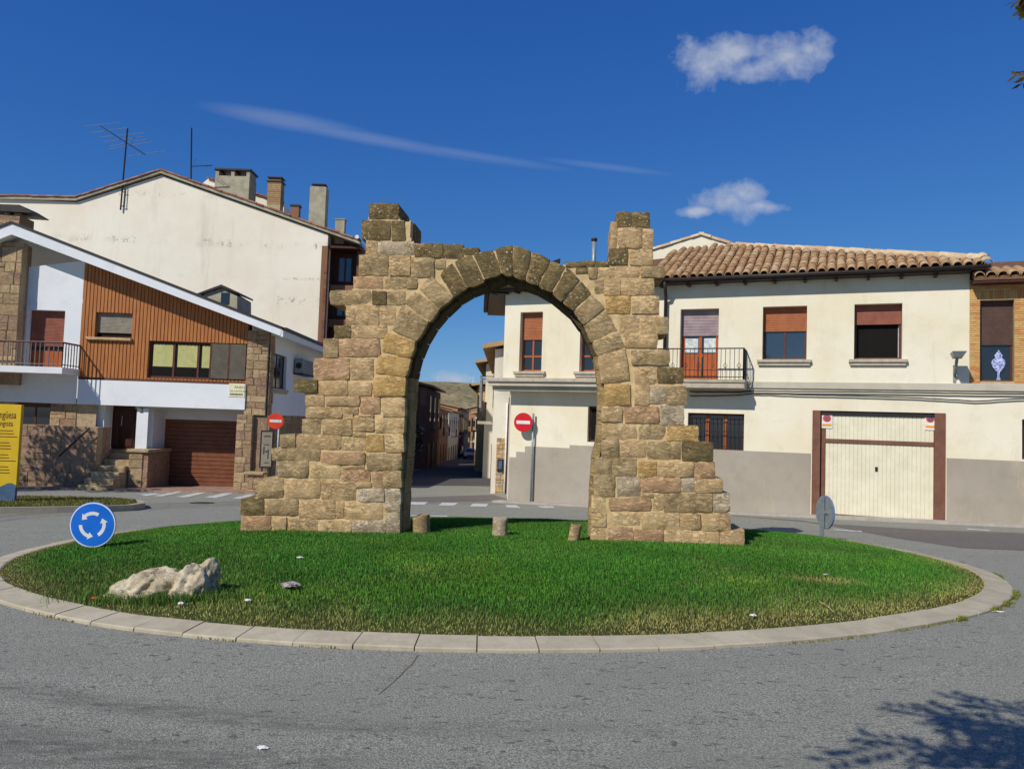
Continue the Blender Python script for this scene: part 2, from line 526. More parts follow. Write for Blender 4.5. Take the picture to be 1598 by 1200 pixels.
M['road'] = asphalt('worn_grey_asphalt', rgb(154, 153, 140))
M['road_dark'] = asphalt('newer_brown_asphalt', rgb(122, 115, 109), 0)
def kerb_mat():
    t = NT('kerb_concrete')
    n = t.noise(5, 7, .7); n2 = t.noise(90, 3, .7)
    col = t.mix(t.ramp(n, .35, .68), rgb(188, 178, 154), rgb(170, 160, 136))
    col = t.mix(t.ramp(n2, .5, .8, 0, .4), col, rgb(120, 108, 92))
    col = t.mix(t.math('MULTIPLY', t.rand(), .18), col, rgb(130, 122, 104))
    g = t.noise(1.4, 5, .7)
    col = t.mix(t.ramp(g, .55, .75, 0, .35), col, rgb(132, 122, 100))
    t.bump(t.noise(80, 4, .7), .3, .006)
    return t.out(col, .9, .2)
M['kerb'] = kerb_mat()
M['soil'] = simple('dry_soil', rgb(98, 86, 58), rgb(74, 70, 44), 12, .95, .6, 50)
M['joint'] = simple('dark_joint', rgb(128, 116, 92), rgb(86, 82, 60), 12, .95, .4, 50)
M['pave'] = simple('concrete_pavement', rgb(176, 168, 156), rgb(160, 152, 140), 5, .9, .3, 60)
M['paint'] = simple('worn_white_road_paint', rgb(214, 214, 210), rgb(168, 168, 164), 9, .8, .3, 90, dirt=.5)
def tile_mat(name, c1, c2, c3, rn=.7):
    t = NT(name)
    n = t.noise(7, 6, .7)
    col = t.mix(t.ramp(n, .35, .65), c1, c2)
    col = t.mix(t.ramp(t.rand(), .3, .95, 0, rn), col, c3)
    n2 = t.noise(30, 5, .75)
    col = t.mix(t.ramp(n2, .54, .74, 0, .5), col, rgb(112, 92, 66))
    t.bump(t.noise(60, 4, .7), .4, .008)
    return t.out(col, .92, .15)
M['tile'] = tile_mat('terracotta_tile', rgb(180, 146, 106), rgb(158, 124, 88), rgb(196, 170, 132))
M['tile_red'] = tile_mat('red_roof_tile', rgb(150, 98, 76), rgb(132, 84, 64), rgb(166, 124, 98))
M['tile_pale'] = tile_mat('mortared_ridge_tile', rgb(206, 188, 158), rgb(190, 166, 130), rgb(178, 140, 104))
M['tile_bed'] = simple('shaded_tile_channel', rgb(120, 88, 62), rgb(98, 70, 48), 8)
def wood_mat(name, c1, c2, c3, grain=(30, 30, 1.5), rn=.4):
    t = NT(name)
    r = t.rand()
    ad = t.n.new('ShaderNodeVectorMath'); ad.operation = 'ADD'
    cb = t.n.new('ShaderNodeCombineXYZ'); t.l.new(t.math('MULTIPLY', r, 30.0), cb.inputs[2])
    t.l.new(t.pos, ad.inputs[0]); t.l.new(cb.outputs[0], ad.inputs[1])
    g = t.noise(1.0, 6, .65, t.mapv(grain, vec=ad.outputs[0]))
    col = t.mix(t.ramp(g, .35, .66), c1, c2)
    k = t.voro(2.6, t.mapv((2.2, 2.2, 1), vec=ad.outputs[0]))
    col = t.mix(t.ramp(k, .03, .12, .75, 0), col, c3)
    col = t.mix(t.math('MULTIPLY', r, rn), col, c2)
    t.bump(g, .15, .004)
    return t.out(col, .55, .35)
M['plank'] = wood_mat('varnished_pine_cladding', rgb(184, 120, 64), rgb(154, 94, 46), rgb(88, 50, 24))
M['door_wood'] = wood_mat('orange_door_wood', rgb(176, 92, 42), rgb(148, 74, 32), rgb(96, 48, 22))
M['dark_wood'] = wood_mat('dark_door_wood', rgb(78, 38, 22), rgb(56, 26, 16), rgb(36, 18, 12))
M['brown_frame'] = simple('brown_window_frame', rgb(94, 56, 42), rgb(78, 44, 34), 8, .5, .05, dirt=.1)
M['gar_brown'] = simple('brown_garage_paint', rgb(122, 84, 66), rgb(106, 70, 54), 5, .55, .08, dirt=.2)
M['gar_cream'] = simple('cream_garage_paint', rgb(226, 220, 194), rgb(216, 209, 182), 3, .5, .05, dirt=.12)
M['gar_red'] = simple('russet_roller_door', rgb(126, 78, 52), rgb(110, 66, 42), 5, .5, .05, dirt=.15)
M['shut_o'] = simple('orange_brown_shutter', rgb(170, 104, 64), rgb(152, 90, 54), 4, .5, .05, dirt=.1)
M['shut_b'] = simple('red_brown_shutter', rgb(150, 92, 72), rgb(134, 78, 62), 4, .5, .05, dirt=.1)
M['shut_d'] = simple('dark_brown_shutter', rgb(92, 68, 58), rgb(80, 58, 50), 4, .55, .05, dirt=.15)
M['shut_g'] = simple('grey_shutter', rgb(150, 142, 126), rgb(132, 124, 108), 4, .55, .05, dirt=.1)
M['shut_s'] = simple('faded_mauve_shutter', rgb(158, 140, 142), rgb(138, 120, 124), 4, .5, .05, dirt=.1)
M['glass'] = gloss('dark_window_glass', rgb(38, 44, 50), .06, .8)
M['glass_b'] = gloss('blue_window_glass', rgb(52, 68, 84), .05, .9)
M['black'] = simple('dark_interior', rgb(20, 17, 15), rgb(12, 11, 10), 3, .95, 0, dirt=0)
M['iron'] = simple('black_iron', rgb(46, 42, 42), rgb(34, 32, 32), 20, .5, .1, dirt=.1)
M['rail'] = simple('grey_railing_paint', rgb(120, 108, 102), rgb(100, 88, 84), 12, .5, .1)
M['galv'] = simple('galvanised_steel', rgb(150, 158, 160), rgb(128, 136, 140), 14, .45, .1, metal=.3)
M['cement'] = simple('stained_cement', rgb(176, 168, 146), rgb(150, 142, 118), 2.2, .92, .5, 40, dirt=.6)
M['sill'] = simple('sill_stone', rgb(186, 176, 158), rgb(166, 156, 138), 8, .85, .3, 50)
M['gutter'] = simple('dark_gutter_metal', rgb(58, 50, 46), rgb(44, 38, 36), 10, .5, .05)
M['cable'] = simple('black_cable', rgb(44, 42, 42), rgb(30, 30, 30), 10, .6, 0)
M['curtain'] = simple('white_curtain', rgb(214, 218, 216), rgb(170, 178, 180), 9, .9, .2, 20)
M['blind'] = simple('yellow_green_blind', rgb(186, 184, 124), rgb(172, 170, 110), 5, .85, 0, dirt=.05)
M['mesh'] = simple('grey_insect_screen', rgb(98, 92, 80), rgb(86, 80, 70), 4, .8, 0)
M['s_red'] = simple('red_sign_film', rgb(206, 30, 40), rgb(196, 26, 36), 4, .4, 0, dirt=.05)
M['s_redo'] = simple('faded_red_sign_film', rgb(226, 74, 46), rgb(216, 66, 42), 4, .4, 0, dirt=.05)
M['s_white'] = simple('white_sign_film', rgb(232, 230, 224), rgb(214, 212, 208), 6, .45, 0, dirt=.08)
M['s_blue'] = simple('blue_sign_film', rgb(22, 110, 210), rgb(18, 100, 198), 5, .4, 0, dirt=.05)
M['s_yellow'] = simple('yellow_sign_panel', rgb(214, 178, 36), rgb(204, 166, 30), 2, .5, 0, dirt=.08)
M['s_slate'] = simple('slate_blue_print', rgb(78, 104, 132), rgb(64, 88, 116), 5, .5, 0)
M['s_text'] = simple('brown_print', rgb(84, 62, 22), rgb(76, 56, 20), 5, .6, 0, dirt=0)
M['s_black'] = simple('black_print', rgb(40, 38, 36), rgb(30, 30, 28), 5, .6, 0, dirt=0)
M['s_orange'] = simple('orange_print', rgb(222, 160, 50), rgb(214, 150, 44), 5, .6, 0, dirt=0)
M['s_cream'] = simple('cream_enamel', rgb(228, 224, 186), rgb(220, 214, 176), 5, .4, 0, dirt=.1)
M['vase'] = simple('blue_white_porcelain', rgb(206, 212, 236), rgb(60, 78, 168), 22, .2, 0, dirt=0)
M['brick_y'] = tile_mat('yellow_facing_brick', rgb(208, 174, 112), rgb(196, 156, 96), rgb(196, 128, 82), .9)
M['brick_b'] = tile_mat('brown_facing_brick', rgb(130, 92, 70), rgb(112, 76, 58), rgb(146, 108, 84), .7)
M['brick_m'] = simple('brick_joint_mortar', rgb(186, 166, 128), rgb(166, 146, 110), 12, .95, .3)
def paver_mat():
    t = NT('red_block_paving')
    n = t.n.new('ShaderNodeTexBrick')
    n.inputs['Scale'].default_value = 4.5
    n.inputs['Color1'].default_value = rgb(150, 112, 98); n.inputs['Color2'].default_value = rgb(170, 136, 118)
    n.inputs['Mortar'].default_value = rgb(120, 104, 92); n.inputs['Mortar Size'].default_value = .03
    t.l.new(t.pos, n.inputs['Vector'])
    col = t.mix(t.ramp(t.noise(3, 5), .4, .7, 0, .4), n.outputs[0], rgb(180, 160, 142))
    return t.out(col, .9, .2)
M['paver'] = paver_mat()
def grass_mat():
    t = NT('grass_blades')
    a = t.n.new('ShaderNodeAttribute'); a.attribute_name = 'tint'
    t.b.inputs['Subsurface Weight'].default_value = 0
    tr = t.n.new('ShaderNodeBsdfTranslucent')
    df = t.b
    mxs = t.n.new('ShaderNodeMixShader'); mxs.inputs[0].default_value = .22
    t.l.new(a.outputs['Color'], tr.inputs[0])
    t.out(a.outputs['Color'], .6, .25)
    t.l.new(df.outputs[0], mxs.inputs[1]); t.l.new(tr.outputs[0], mxs.inputs[2])
    t.l.new(mxs.outputs[0], t.n['Material Output'].inputs['Surface'])
    return t.m
M['grass'] = grass_mat()

# ================================================================== GROUND
def grid_mesh(name, xs, ys, fz, mat, kind='structure', smooth=True):
    nx, ny = len(xs), len(ys)
    vs = [(x, y, fz(x, y)) for y in ys for x in xs]
    fs = [(j * nx + i, j * nx + i + 1, (j + 1) * nx + i + 1, (j + 1) * nx + i) for j in range(ny - 1) for i in range(nx - 1)]
    me = bpy.data.meshes.new(name); me.from_pydata(vs, [], fs); me.materials.append(mat)
    if smooth: me.polygons.foreach_set('use_smooth', [True] * len(fs))
    o = bpy.data.objects.new(name, me); COL.objects.link(o)
    return tag(o, None, None, None, kind)
_xs = [-2500, -900, -300, -120, -60, -30] + list(np.arange(-28, 30, 2.0)) + [30, 60, 120, 300, 900, 2500]
_ys = [-200, -60, -20] + list(np.arange(-10, 40, .5)) + list(np.arange(40, 200, 5.0)) + [200, 260, 400, 900, 2600]
road = grid_mesh('road', [float(x) for x in _xs], [float(y) for y in _ys], G, M['road'])

def hill_mat():
    t = NT('scrub_hillside')
    n = t.noise(.035, 8, .7, t.mapv((1, .5, 2.0)))
    col = t.mix(t.ramp(n, .36, .62), rgb(162, 146, 112), rgb(126, 116, 84))
    b = t.voro(.16)
    col = t.mix(t.ramp(b, .18, .42, .85, 0), col, rgb(60, 68, 46))
    b2 = t.noise(.25, 6, .75)
    col = t.mix(t.ramp(b2, .5, .68, 0, .6), col, rgb(92, 86, 60))
    return t.out(col, .95, .05)
def hill_z(x, y):
    q = max(0.0, min(1.0, (y - 330) / 560))
    q = q * q * (3 - 2 * q)
    n = noise.fractal(Vector((x * .006, y * .006, 3.1)), 1.0, 2.0, 5)
    return -6 + q * (51 + .012 * (x + 60)) + q * n * 7 + 1.2 * math.sin(y * .06 + n * 5) * q
hill = grid_mesh('hill', [float(x) for x in np.arange(-620, 620, 11)], [float(y) for y in np.arange(320, 1500, 14)], hill_z, hill_mat())

# ------------------------------------------------------------------ island outline
ISL = [(-4.67, 7.23), (-3.66, 6.61), (-2.86, 6.29), (-2.2, 6.12), (-1.53, 6.0), (-.7, 5.93), (.07, 5.95), (.75, 6.02), (1.45, 6.14), (2.15, 6.33),
       (2.8, 6.57), (3.4, 6.85), (4.0, 7.2), (4.7, 7.68), (5.35, 8.28), (5.86, 8.95), (6.22, 9.7), (6.43, 10.5), (6.45, 11.3), (6.35, 12.1), (6.12, 13.0), (5.7, 13.9),
       (5.0, 14.7), (4.0, 15.4), (2.6, 15.95), (1.0, 16.25), (-.6, 16.3), (-2.2, 16.05), (-3.6, 15.5), (-4.8, 14.7), (-5.6, 13.7), (-6.15, 12.6),
       (-6.4, 11.4), (-6.4, 10.2), (-6.15, 9.1), (-5.6, 8.1)]
def closed_spline(P, n):
    k = len(P); out = []
    for i in range(k):
        p0, p1, p2, p3 = [Vector(P[(i + j - 1) % k]) for j in range(4)]
        for q in range(8):
            t = q / 8
            out.append(.5 * ((2 * p1) + (p2 - p0) * t + (2 * p0 - 5 * p1 + 4 * p2 - p3) * t * t + (3 * p1 - p0 - 3 * p2 + p3) * t ** 3))
    for _ in range(6):
        out = [(out[i - 1] + out[i] * 2 + out[(i + 1) % len(out)]) / 4 for i in range(len(out))]
    L = [0.0]
    for i in range(len(out)): L.append(L[-1] + (out[(i + 1) % len(out)] - out[i]).length)
    res, j = [], 0
    for q in range(n):
        s = L[-1] * q / n
        while L[j + 1] < s: j += 1
        f = (s - L[j]) / (L[j + 1] - L[j])
        res.append(out[j % len(out)].lerp(out[(j + 1) % len(out)], f))
    return res, L[-1]
N_K = 78
OUTL, _perim = closed_spline(ISL, N_K * 2)
def inward(i):
    t = (OUTL[(i + 1) % len(OUTL)] - OUTL[i - 1]).normalized()
    return Vector((-t.y, t.x))
_c = sum(OUTL, Vector((0, 0))) / len(OUTL)
INW = [inward(i) if inward(i).dot(_c - OUTL[i]) > 0 else -inward(i) for i in range(len(OUTL))]
KW = .29
INNER = [OUTL[i] + INW[i] * KW for i in range(len(OUTL))]
_IA = np.array([(p.x, p.y) for p in INNER])
def edge_dist(X, Y):
    """Distance inside the grass edge (negative outside)."""
    d2 = np.full(X.shape, 1e9); inside = np.zeros(X.shape, bool)
    n = len(_IA)
    for i in range(n):
        a, b = _IA[i], _IA[(i + 1) % n]
        e = b - a
        t = np.clip(((X - a[0]) * e[0] + (Y - a[1]) * e[1]) / (e @ e), 0, 1)
        d2 = np.minimum(d2, (X - a[0] - t * e[0]) ** 2 + (Y - a[1] - t * e[1]) ** 2)
        c = (a[1] > Y) != (b[1] > Y)
        with np.errstate(divide='ignore', invalid='ignore'):
            xi = (b[0] - a[0]) * (Y - a[1]) / (b[1] - a[1]) + a[0]
        inside ^= c & (X < xi)
    d = np.sqrt(d2)
    return np.where(inside, d, -d)
def mound_h(e):
    q = np.clip(np.asarray(e) / 3.6, 0, 1)
    return .055 + .165 * (1 - (1 - q) ** 2)
def MG(x, y):
    return G(x, y) + float(mound_h(edge_dist(np.array([x]), np.array([y])))[0])
def on_mound(u, v):
    d, t = ray(u, v), 8.0
    for _ in range(60):
        t = .5 * t + .5 * (EYE - MG(d.x * t, d.y * t)) / -d.z
    return Vector((d.x * t, d.y * t, MG(d.x * t, d.y * t)))
mb = MB()
nO = len(INNER)
rings = 16
for r in range(rings + 1):
    q = 1 - r / rings
    for i in range(nO):
        p = _c + (INNER[i] - _c) * (q * q * .3 + q * .7)
        e = (1 - (q * q * .3 + q * .7)) * (INNER[i] - _c).length
        mb.v.append(Vector((p.x, p.y, G(p.x, p.y) + float(mound_h(e)) - (.004 if r else .0))))
for r in range(rings):
    for i in range(nO):
        a, b = r * nO + i, r * nO + (i + 1) % nO
        mb.f.append([a, b, b + nO, a + nO]); mb.m.append(0)
def mound_mat():
    t = NT('grass_soil')
    n = t.noise(9, 6, .7)
    col = t.mix(t.ramp(n, .35, .65), rgb(52, 70, 26), rgb(78, 76, 40))
    t.bump(t.noise(30, 5), .6, .03)
    return t.out(col, .95, .1)
mound = mb.build('roundabout_mound', mound_mat(), smooth=True, fix=True)
tag(mound, None, None, None, 'structure')

# kerb stones
kerb = thing('roundabout_kerb', None, None, (OUTL[0].x, OUTL[0].y, G(*OUTL[0])), None, 'structure')
mb = MB()
for i in range(nO):
    p, q = OUTL[i], OUTL[(i + 1) % nO]
    a, b = INW[i], INW[(i + 1) % nO]
    pts = [p + a * .02, q + b * .02, q + b * (KW - .005), p + a * (KW - .005)]
    zt = [G(*x) for x in pts]
    hh = [.012, .012, .045, .045]
    mb.add([(x.x, x.y, z + h) for x, z, h in zip(pts, zt, hh)], [(0, 1, 2, 3)])
mb.build('kerb_bed', M['joint'], kerb, fix=True)
for k in range(N_K):
    i0, i1, i2 = 2 * k, 2 * k + 1, (2 * k + 2) % nO
    mb = MB()
    jz = random.uniform(-.004, .004); jr = random.uniform(-.006, .006)
    cols = []
    pts = []
    for i, t in ((i0, .005), (i1, 0), (i2, -.005)):
        p, a = OUTL[i], INW[i]
        tg = Vector((a.y, -a.x))
        if tg.dot(OUTL[i2] - OUTL[i0]) < 0: tg = -tg
        p = p + tg * t
        sec = []
        for w, h in ((0, -.08), (0, .022), (.012, .032), (KW - .02, .062), (KW - .004, .056), (KW - .004, -.08)):
            x = p + a * (w + jr)
            sec.append(Vector((x.x, x.y, G(x.x, x.y) + h + (jz if h > 0 else 0))))
        pts.append(sec)
    ns = 6
    vs = [v for s in pts for v in s]
    fs = []
    for j in range(2):
        for q in range(ns - 1):
            fs.append((j * ns + q, j * ns + q + 1, (j + 1) * ns + q + 1, (j + 1) * ns + q))
    fs += [tuple(range(ns)), tuple(range(2 * ns, 3 * ns))[::-1]]
    mb.add(vs, fs)
    mb.build('kerb_stone', M['kerb'], kerb, fix=True)

# ------------------------------------------------------------------ grass blades
def blades(name, X, Y, Z, hgt, wid, tint, lean=.45, kind='stuff', parent=None):
    n = len(X)
    a = RNG.uniform(0, 2 * np.pi, n); ln = RNG.uniform(.05, lean, n) * hgt; b = RNG.uniform(0, 2 * np.pi, n)
    dx, dy = np.cos(a) * wid / 2, np.sin(a) * wid / 2
    lx, ly = np.cos(b) * ln, np.sin(b) * ln
    V = np.empty((n, 5, 3), np.float32)
    V[:, 0] = np.stack([X - dx, Y - dy, Z - .01], 1)
    V[:, 1] = np.stack([X + dx, Y + dy, Z - .01], 1)
    V[:, 2] = np.stack([X + dx * .8 + lx * .4, Y + dy * .8 + ly * .4, Z + hgt * .6], 1)
    V[:, 3] = np.stack([X - dx * .8 + lx * .4, Y - dy * .8 + ly * .4, Z + hgt * .6], 1)
    V[:, 4] = np.stack([X + lx, Y + ly, Z + hgt * .95], 1)
    base = np.arange(n) * 5
    quads = np.stack([base, base + 1, base + 2, base + 3], 1)
    tris = np.stack([base + 3, base + 2, base + 4], 1)
    me = bpy.data.meshes.new(name)
    me.vertices.add(n * 5); me.vertices.foreach_set('co', V.ravel())
    loops = np.concatenate([quads, tris], 1).ravel()
    me.loops.add(n * 7); me.loops.foreach_set('vertex_index', loops.astype(np.int32))
    me.polygons.add(n * 2)
    st = np.empty((n, 2), np.int32); st[:, 0] = np.arange(n) * 7; st[:, 1] = st[:, 0] + 4
    me.polygons.foreach_set('loop_start', st.ravel())
    me.materials.append(M['grass'])
    at = me.attributes.new('tint', 'FLOAT_COLOR', 'POINT')
    C = np.ones((n, 5, 4), np.float32)
    C[:, :, :3] = tint[:, None, :]
    at.data.foreach_set('color', C.ravel())
    me.update(calc_edges=True)
    o = bpy.data.objects.new(name, me); COL.objects.link(o)
    if parent: o.parent = parent
    return tag(o, None, None, None, kind)
def np_G(X, Y):
    ky = np.linspace(-20, 60, 1601); kz = np.array([_int(float(y)) - _I0 for y in ky])
    return .012 * X + np.interp(Y, ky, kz)
def vnoise(X, Y, s, seed=0):
    """Cheap smooth value noise."""
    r = np.random.default_rng(seed); T = r.random((64, 64))
    x, y = X * s + 31.7, Y * s + 17.3
    i, j = np.floor(x).astype(int), np.floor(y).astype(int)
    f, g = x - i, y - j
    f, g = f * f * (3 - 2 * f), g * g * (3 - 2 * g)
    t = lambda a, b: T[a % 64, b % 64]
    return (t(i, j) * (1 - f) + t(i + 1, j) * f) * (1 - g) + (t(i, j + 1) * (1 - f) + t(i + 1, j + 1) * f) * g
n = 620000
X = RNG.uniform(-6.5, 6.6, n); Y = RNG.uniform(5.9, 16.4, n)
e = edge_dist(X, Y)
keep = (e > -.035) & (RNG.random(n) < np.clip(1.25 - (Y - 6) * .055, .55, 1))
X, Y, e = X[keep], Y[keep], e[keep]
thin = 1 - np.exp(-np.maximum(e, 0) / .22)
keep = RNG.random(len(X)) < .45 + .55 * thin
X, Y, e = X[keep], Y[keep], e[keep]
n = len(X)
Z = np_G(X, Y) + mound_h(np.maximum(e, 0))
front = np.clip((9.6 - Y) / 3.0, 0, 1)
dry = np.exp(-np.maximum(e, 0) / (.16 + .36 * front)) * .95
pat = vnoise(X, Y, .9, 1) * .6 + vnoise(X, Y, 2.7, 2) * .4
dry = np.clip(dry + (pat - .55) * (.25 + .75 * front) + RNG.normal(0, .12, n), 0, 1)
spot = np.exp(-(((X - 3.55) / .35) ** 2 + ((Y - 8.6) / .16) ** 2))
dry = np.clip(dry + spot * .8, 0, 1)
def L3(r, g, b): return np.array(rgb(r, g, b)[:3])
lush, dull, straw = L3(76, 136, 44), L3(88, 122, 52), L3(184, 168, 106)
mixd = np.clip(front * .75 + (vnoise(X, Y, .5, 5) - .5) * .8, 0, 1)[:, None]
tint = lush * (1 - mixd) + dull * mixd
tint = tint * (1 - dry[:, None]) + straw * dry[:, None]
clov = (vnoise(X, Y, 1.3, 21) > .72)[:, None]
tint = np.where(clov, tint * np.array([1.25, 1.12, 1.0]), tint)
tint = tint * RNG.uniform(.4, 1.5, n)[:, None] * (.82 + .36 * vnoise(X, Y, 1.6, 9))[:, None]
hgt = RNG.uniform(.02, .045, n) * (.55 + .45 * thin[keep]) * (.75 + .5 * vnoise(X, Y, 1.8, 4)) * (1 - .35 * np.clip(dry, 0, 1))
blades('grass', X, Y, Z, hgt, RNG.uniform(.005, .0085, n), tint.astype(np.float32))
# longer tufts round the boulders
tx, ty = [], []
for (u, v, rx, ry, k) in ((222, 930, .5, .16, 1500), (300, 934, .34, .16, 1100), (262, 932, .25, .2, 500), (190, 934, .2, .12, 400), (240, 940, .5, .1, 900)):
    q = on_mound(u, v)
    tx.append(RNG.normal(q.x, rx * .6, k)); ty.append(RNG.normal(q.y, ry * .7, k))
X, Y = np.concatenate(tx), np.concatenate(ty)
n = len(X)
gq = RNG.random((n, 1))
blades('tall_grass', X, Y, np_G(X, Y) + mound_h(np.maximum(edge_dist(X, Y), 0)), RNG.uniform(.05, .12, n), RNG.uniform(.005, .008, n),
       ((L3(74, 124, 44) * (1 - gq) + L3(120, 140, 66) * gq) * RNG.uniform(.5, 1.3, (n, 1))).astype(np.float32), .8)
# weeds and straws at the foot of the kerb
def kerb_weeds():
    xs, ys, hs, ts = [], [], [], []
    for i in range(nO):
        p, a = OUTL[i], INW[i]
        w = .12 if p.y < 9.5 else 0
        if p.x > 4.1 and p.y < 11: w = 1.0
        if w == 0: continue
        for _ in range(int(150 * w)):
            j = random.random()
            q = p.lerp(OUTL[(i + 1) % nO], j) - a * abs(random.gauss(0, .022 if w > .5 else .012))
            c = vnoise(np.array([q.x]), np.array([q.y]), 3.4, 8)[0]
            if c < (.48 if w > .5 else .6): continue
            xs.append(q.x); ys.append(q.y); hs.append(random.uniform(.015, .06) * (1 if w > .5 else .55))
            g = random.random()
            ts.append(L3(96, 118, 44) * (1 - g) + L3(150, 140, 62) * g)
    X, Y = np.array(xs), np.array(ys)
    o = blades('kerb_weeds', X, Y, np_G(X, Y), np.array(hs), np.full(len(xs), .009), np.array(ts, np.float32), 1.1)
kerb_weeds()

# ================================================================== STONE ARCH
AR = Fr((0, 11.15, 0), (6.8, -.55))
AT = .74                                   # thickness of the wall
def za(x, y): return (360 + x / 3.995, 300 + y / 3.995)
def zb(x, y): return (360 + x / 3.995, 580 + y / 3.995)
def zc(x, y): return (760 + x / 3.805, 300 + y / 3.805)
def zd(x, y): return (800 + x / 3.805, 570 + y / 3.805)
STN = []          # (quad in photograph pixels: tl, tr, br, bl, colour, front offset, back depth)
def rects(z, txt):
    for w in txt.split(';'):
        w = w.split()
        if not w: continue
        x0, y0, x1, y1 = map(float, w[:4])
        STN.append(([z(x0, y0), z(x1, y0), z(x1, y1), z(x0, y1)], w[4], float(w[5]) if len(w) > 5 else 0.0))
def quads(z, txt):
    for w in txt.split(';'):
        w = w.split()
        if not w: continue
        p = [float(q) for q in w[:8]]
        STN.append(([z(p[0], p[1]), z(p[2], p[3]), z(p[4], p[5]), z(p[6], p[7])], w[8], .0))
rects(za, '''862 70 1045 168 d;818 178 994 298 d;1006 182 1084 300 d;1084 172 1126 318 d -.2;845 308 912 390 t;920 308 1142 388 w;1150 320 1320 408 d;1325 326 1452 414 d;1455 350 1545 388 d;
800 394 980 516 g;990 395 1118 520 t;1125 412 1268 528 g;1275 425 1338 476 g;765 526 948 600 r;960 528 1162 604 g;618 612 876 700 g;884 618 966 700 d;972 618 1084 700 g;
720 706 922 824 t;928 708 1022 828 t;648 832 750 910 d;755 830 972 908 t;580 916 668 1030 g;675 915 930 1022 r;520 1036 738 1168 r;745 1034 888 1166 t;1100 560 1160 600 g;840 392 848 396 t''')
rects(zb, '''400 50 542 128 d .05;548 56 728 142 t;735 70 878 148 t;465 146 582 212 t;595 154 802 210 t;810 160 930 260 r;470 222 692 288 t;698 224 792 264 t;704 268 764 298 t;
447 296 560 388 g;572 303 754 394 t;762 284 888 368 t;310 390 400 468 g;408 390 690 482 t;692 412 838 490 y;764 376 838 406 t;842 394 954 492 o;258 478 354 550 g;354 478 554 552 g;564 504 834 578 r;
290 556 482 658 g;494 560 682 664 y;690 612 866 684 r;698 582 832 610 t;878 620 946 724 r;165 664 330 786 g;334 668 556 788 t;565 672 780 800 t;784 690 872 722 t;795 728 956 808 w;
62 790 206 890 d;212 796 418 892 g;426 800 652 914 t;658 814 702 908 t;708 815 948 920 y;66 900 250 994 r;256 906 350 998 t;352 912 540 1002 t;544 926 752 1004 y;758 928 966 1004 w;
890 32 1088 152 o .03;944 164 1086 280 y;898 286 1081 380 y;964 390 1078 500 y;848 512 1068 612 g;950 616 1062 722 g;960 728 1056 876 w;968 880 1052 1006 w;
800 265 890 282 t;560 212 700 222 t''')
quads(za, '''925 1010 1122 1042 1094 1148 905 1122 o;968 872 1152 932 1124 1034 945 990 o;1078 696 1236 814 1158 926 1003 856 g;1150 618 1302 724 1238 812 1084 694 g;
1258 524 1388 656 1304 726 1176 602 g;1382 440 1476 600 1392 656 1302 516 d;1500 388 1584 562 1480 598 1398 432 d''')
# voussoirs of the crown and the right haunch between radial joints (outer, inner)
J = [((-88, 372), (-16, 518)), ((40, 340), (92, 487)), ((152, 312), (152, 502)), ((268, 352), (226, 526)), ((380, 404), (304, 556)), ((472, 446), (386, 602)), ((554, 524), (446, 652)),
     ((620, 606), (514, 706)), ((704, 692), (574, 792)), ((778, 826), (622, 894)), ((818, 922), (656, 972)), ((848, 1122), (680, 1142))]
for k in range(len(J) - 1):
    (o0, i0), (o1, i1) = J[k], J[k + 1]
    g = 5
    def off(p, q, s):
        L = math.hypot(q[0] - p[0], q[1] - p[1]); return (p[0] + (q[0] - p[0]) / L * s, p[1] + (q[1] - p[1]) / L * s)
    q = [off(o0, o1, g), off(o1, o0, g), off(i1, i0, g), off(i0, i1, g)]
    STN.append(([zc(*p) for p in q], 'dddddddgggt'[k] if k < 11 else 't', .0))
rects(zc, '''770 118 852 207 d;860 122 968 208 d;735 178 772 252 t;735 255 772 332 t;778 212 920 330 t;924 218 986 342 t;728 338 834 430 d;846 345 984 434 t;470 414 556 446 d;560 410 640 442 d;644 414 722 442 d;
528 448 600 480 d;604 448 652 512 g;656 446 756 506 y;760 442 904 504 t;912 442 1054 507 g .04;640 516 692 600 g;695 512 790 610 t;796 512 992 608 t;704 615 850 720 o;858 618 1022 722 y;
784 735 908 840 t;912 735 1012 842 t;1014 742 1076 842 g;818 855 1012 922 t;856 938 1086 1024 g .04;880 1032 1008 1144 t;1012 1042 1168 1128 d;850 862 814 800 t''')
rects(zd, '''544 112 698 236 o .03;724 124 810 236 t;814 128 912 228 w;916 126 1032 234 g;530 244 650 334 t;664 248 866 342 r;878 236 1018 354 w;530 346 738 434 t;748 350 908 438 g;916 360 1102 448 o;
530 440 628 546 g;638 446 788 544 t;800 454 1000 560 g;1006 454 1190 568 d;490 552 586 645 g;590 554 734 658 g;746 570 852 662 o;860 574 1072 660 t;1080 578 1202 668 r;
484 650 604 778 g;622 664 758 778 w;764 666 998 750 r;1003 670 1082 752 w;1084 674 1248 754 t;572 788 822 860 r;834 764 892 864 y;898 762 1184 868 g;1190 760 1288 870 w;764 754 832 782 t;
574 872 758 950 y;766 874 988 968 y;996 884 1112 970 t;1124 882 1294 980 t;566 962 714 1054 r;720 974 894 1062 r;902 974 1064 1076 y;1068 984 1224 1084 y;1230 982 1374 1080 t;
470 778 550 870 y;468 876 554 958 y;464 964 556 1044 y''')
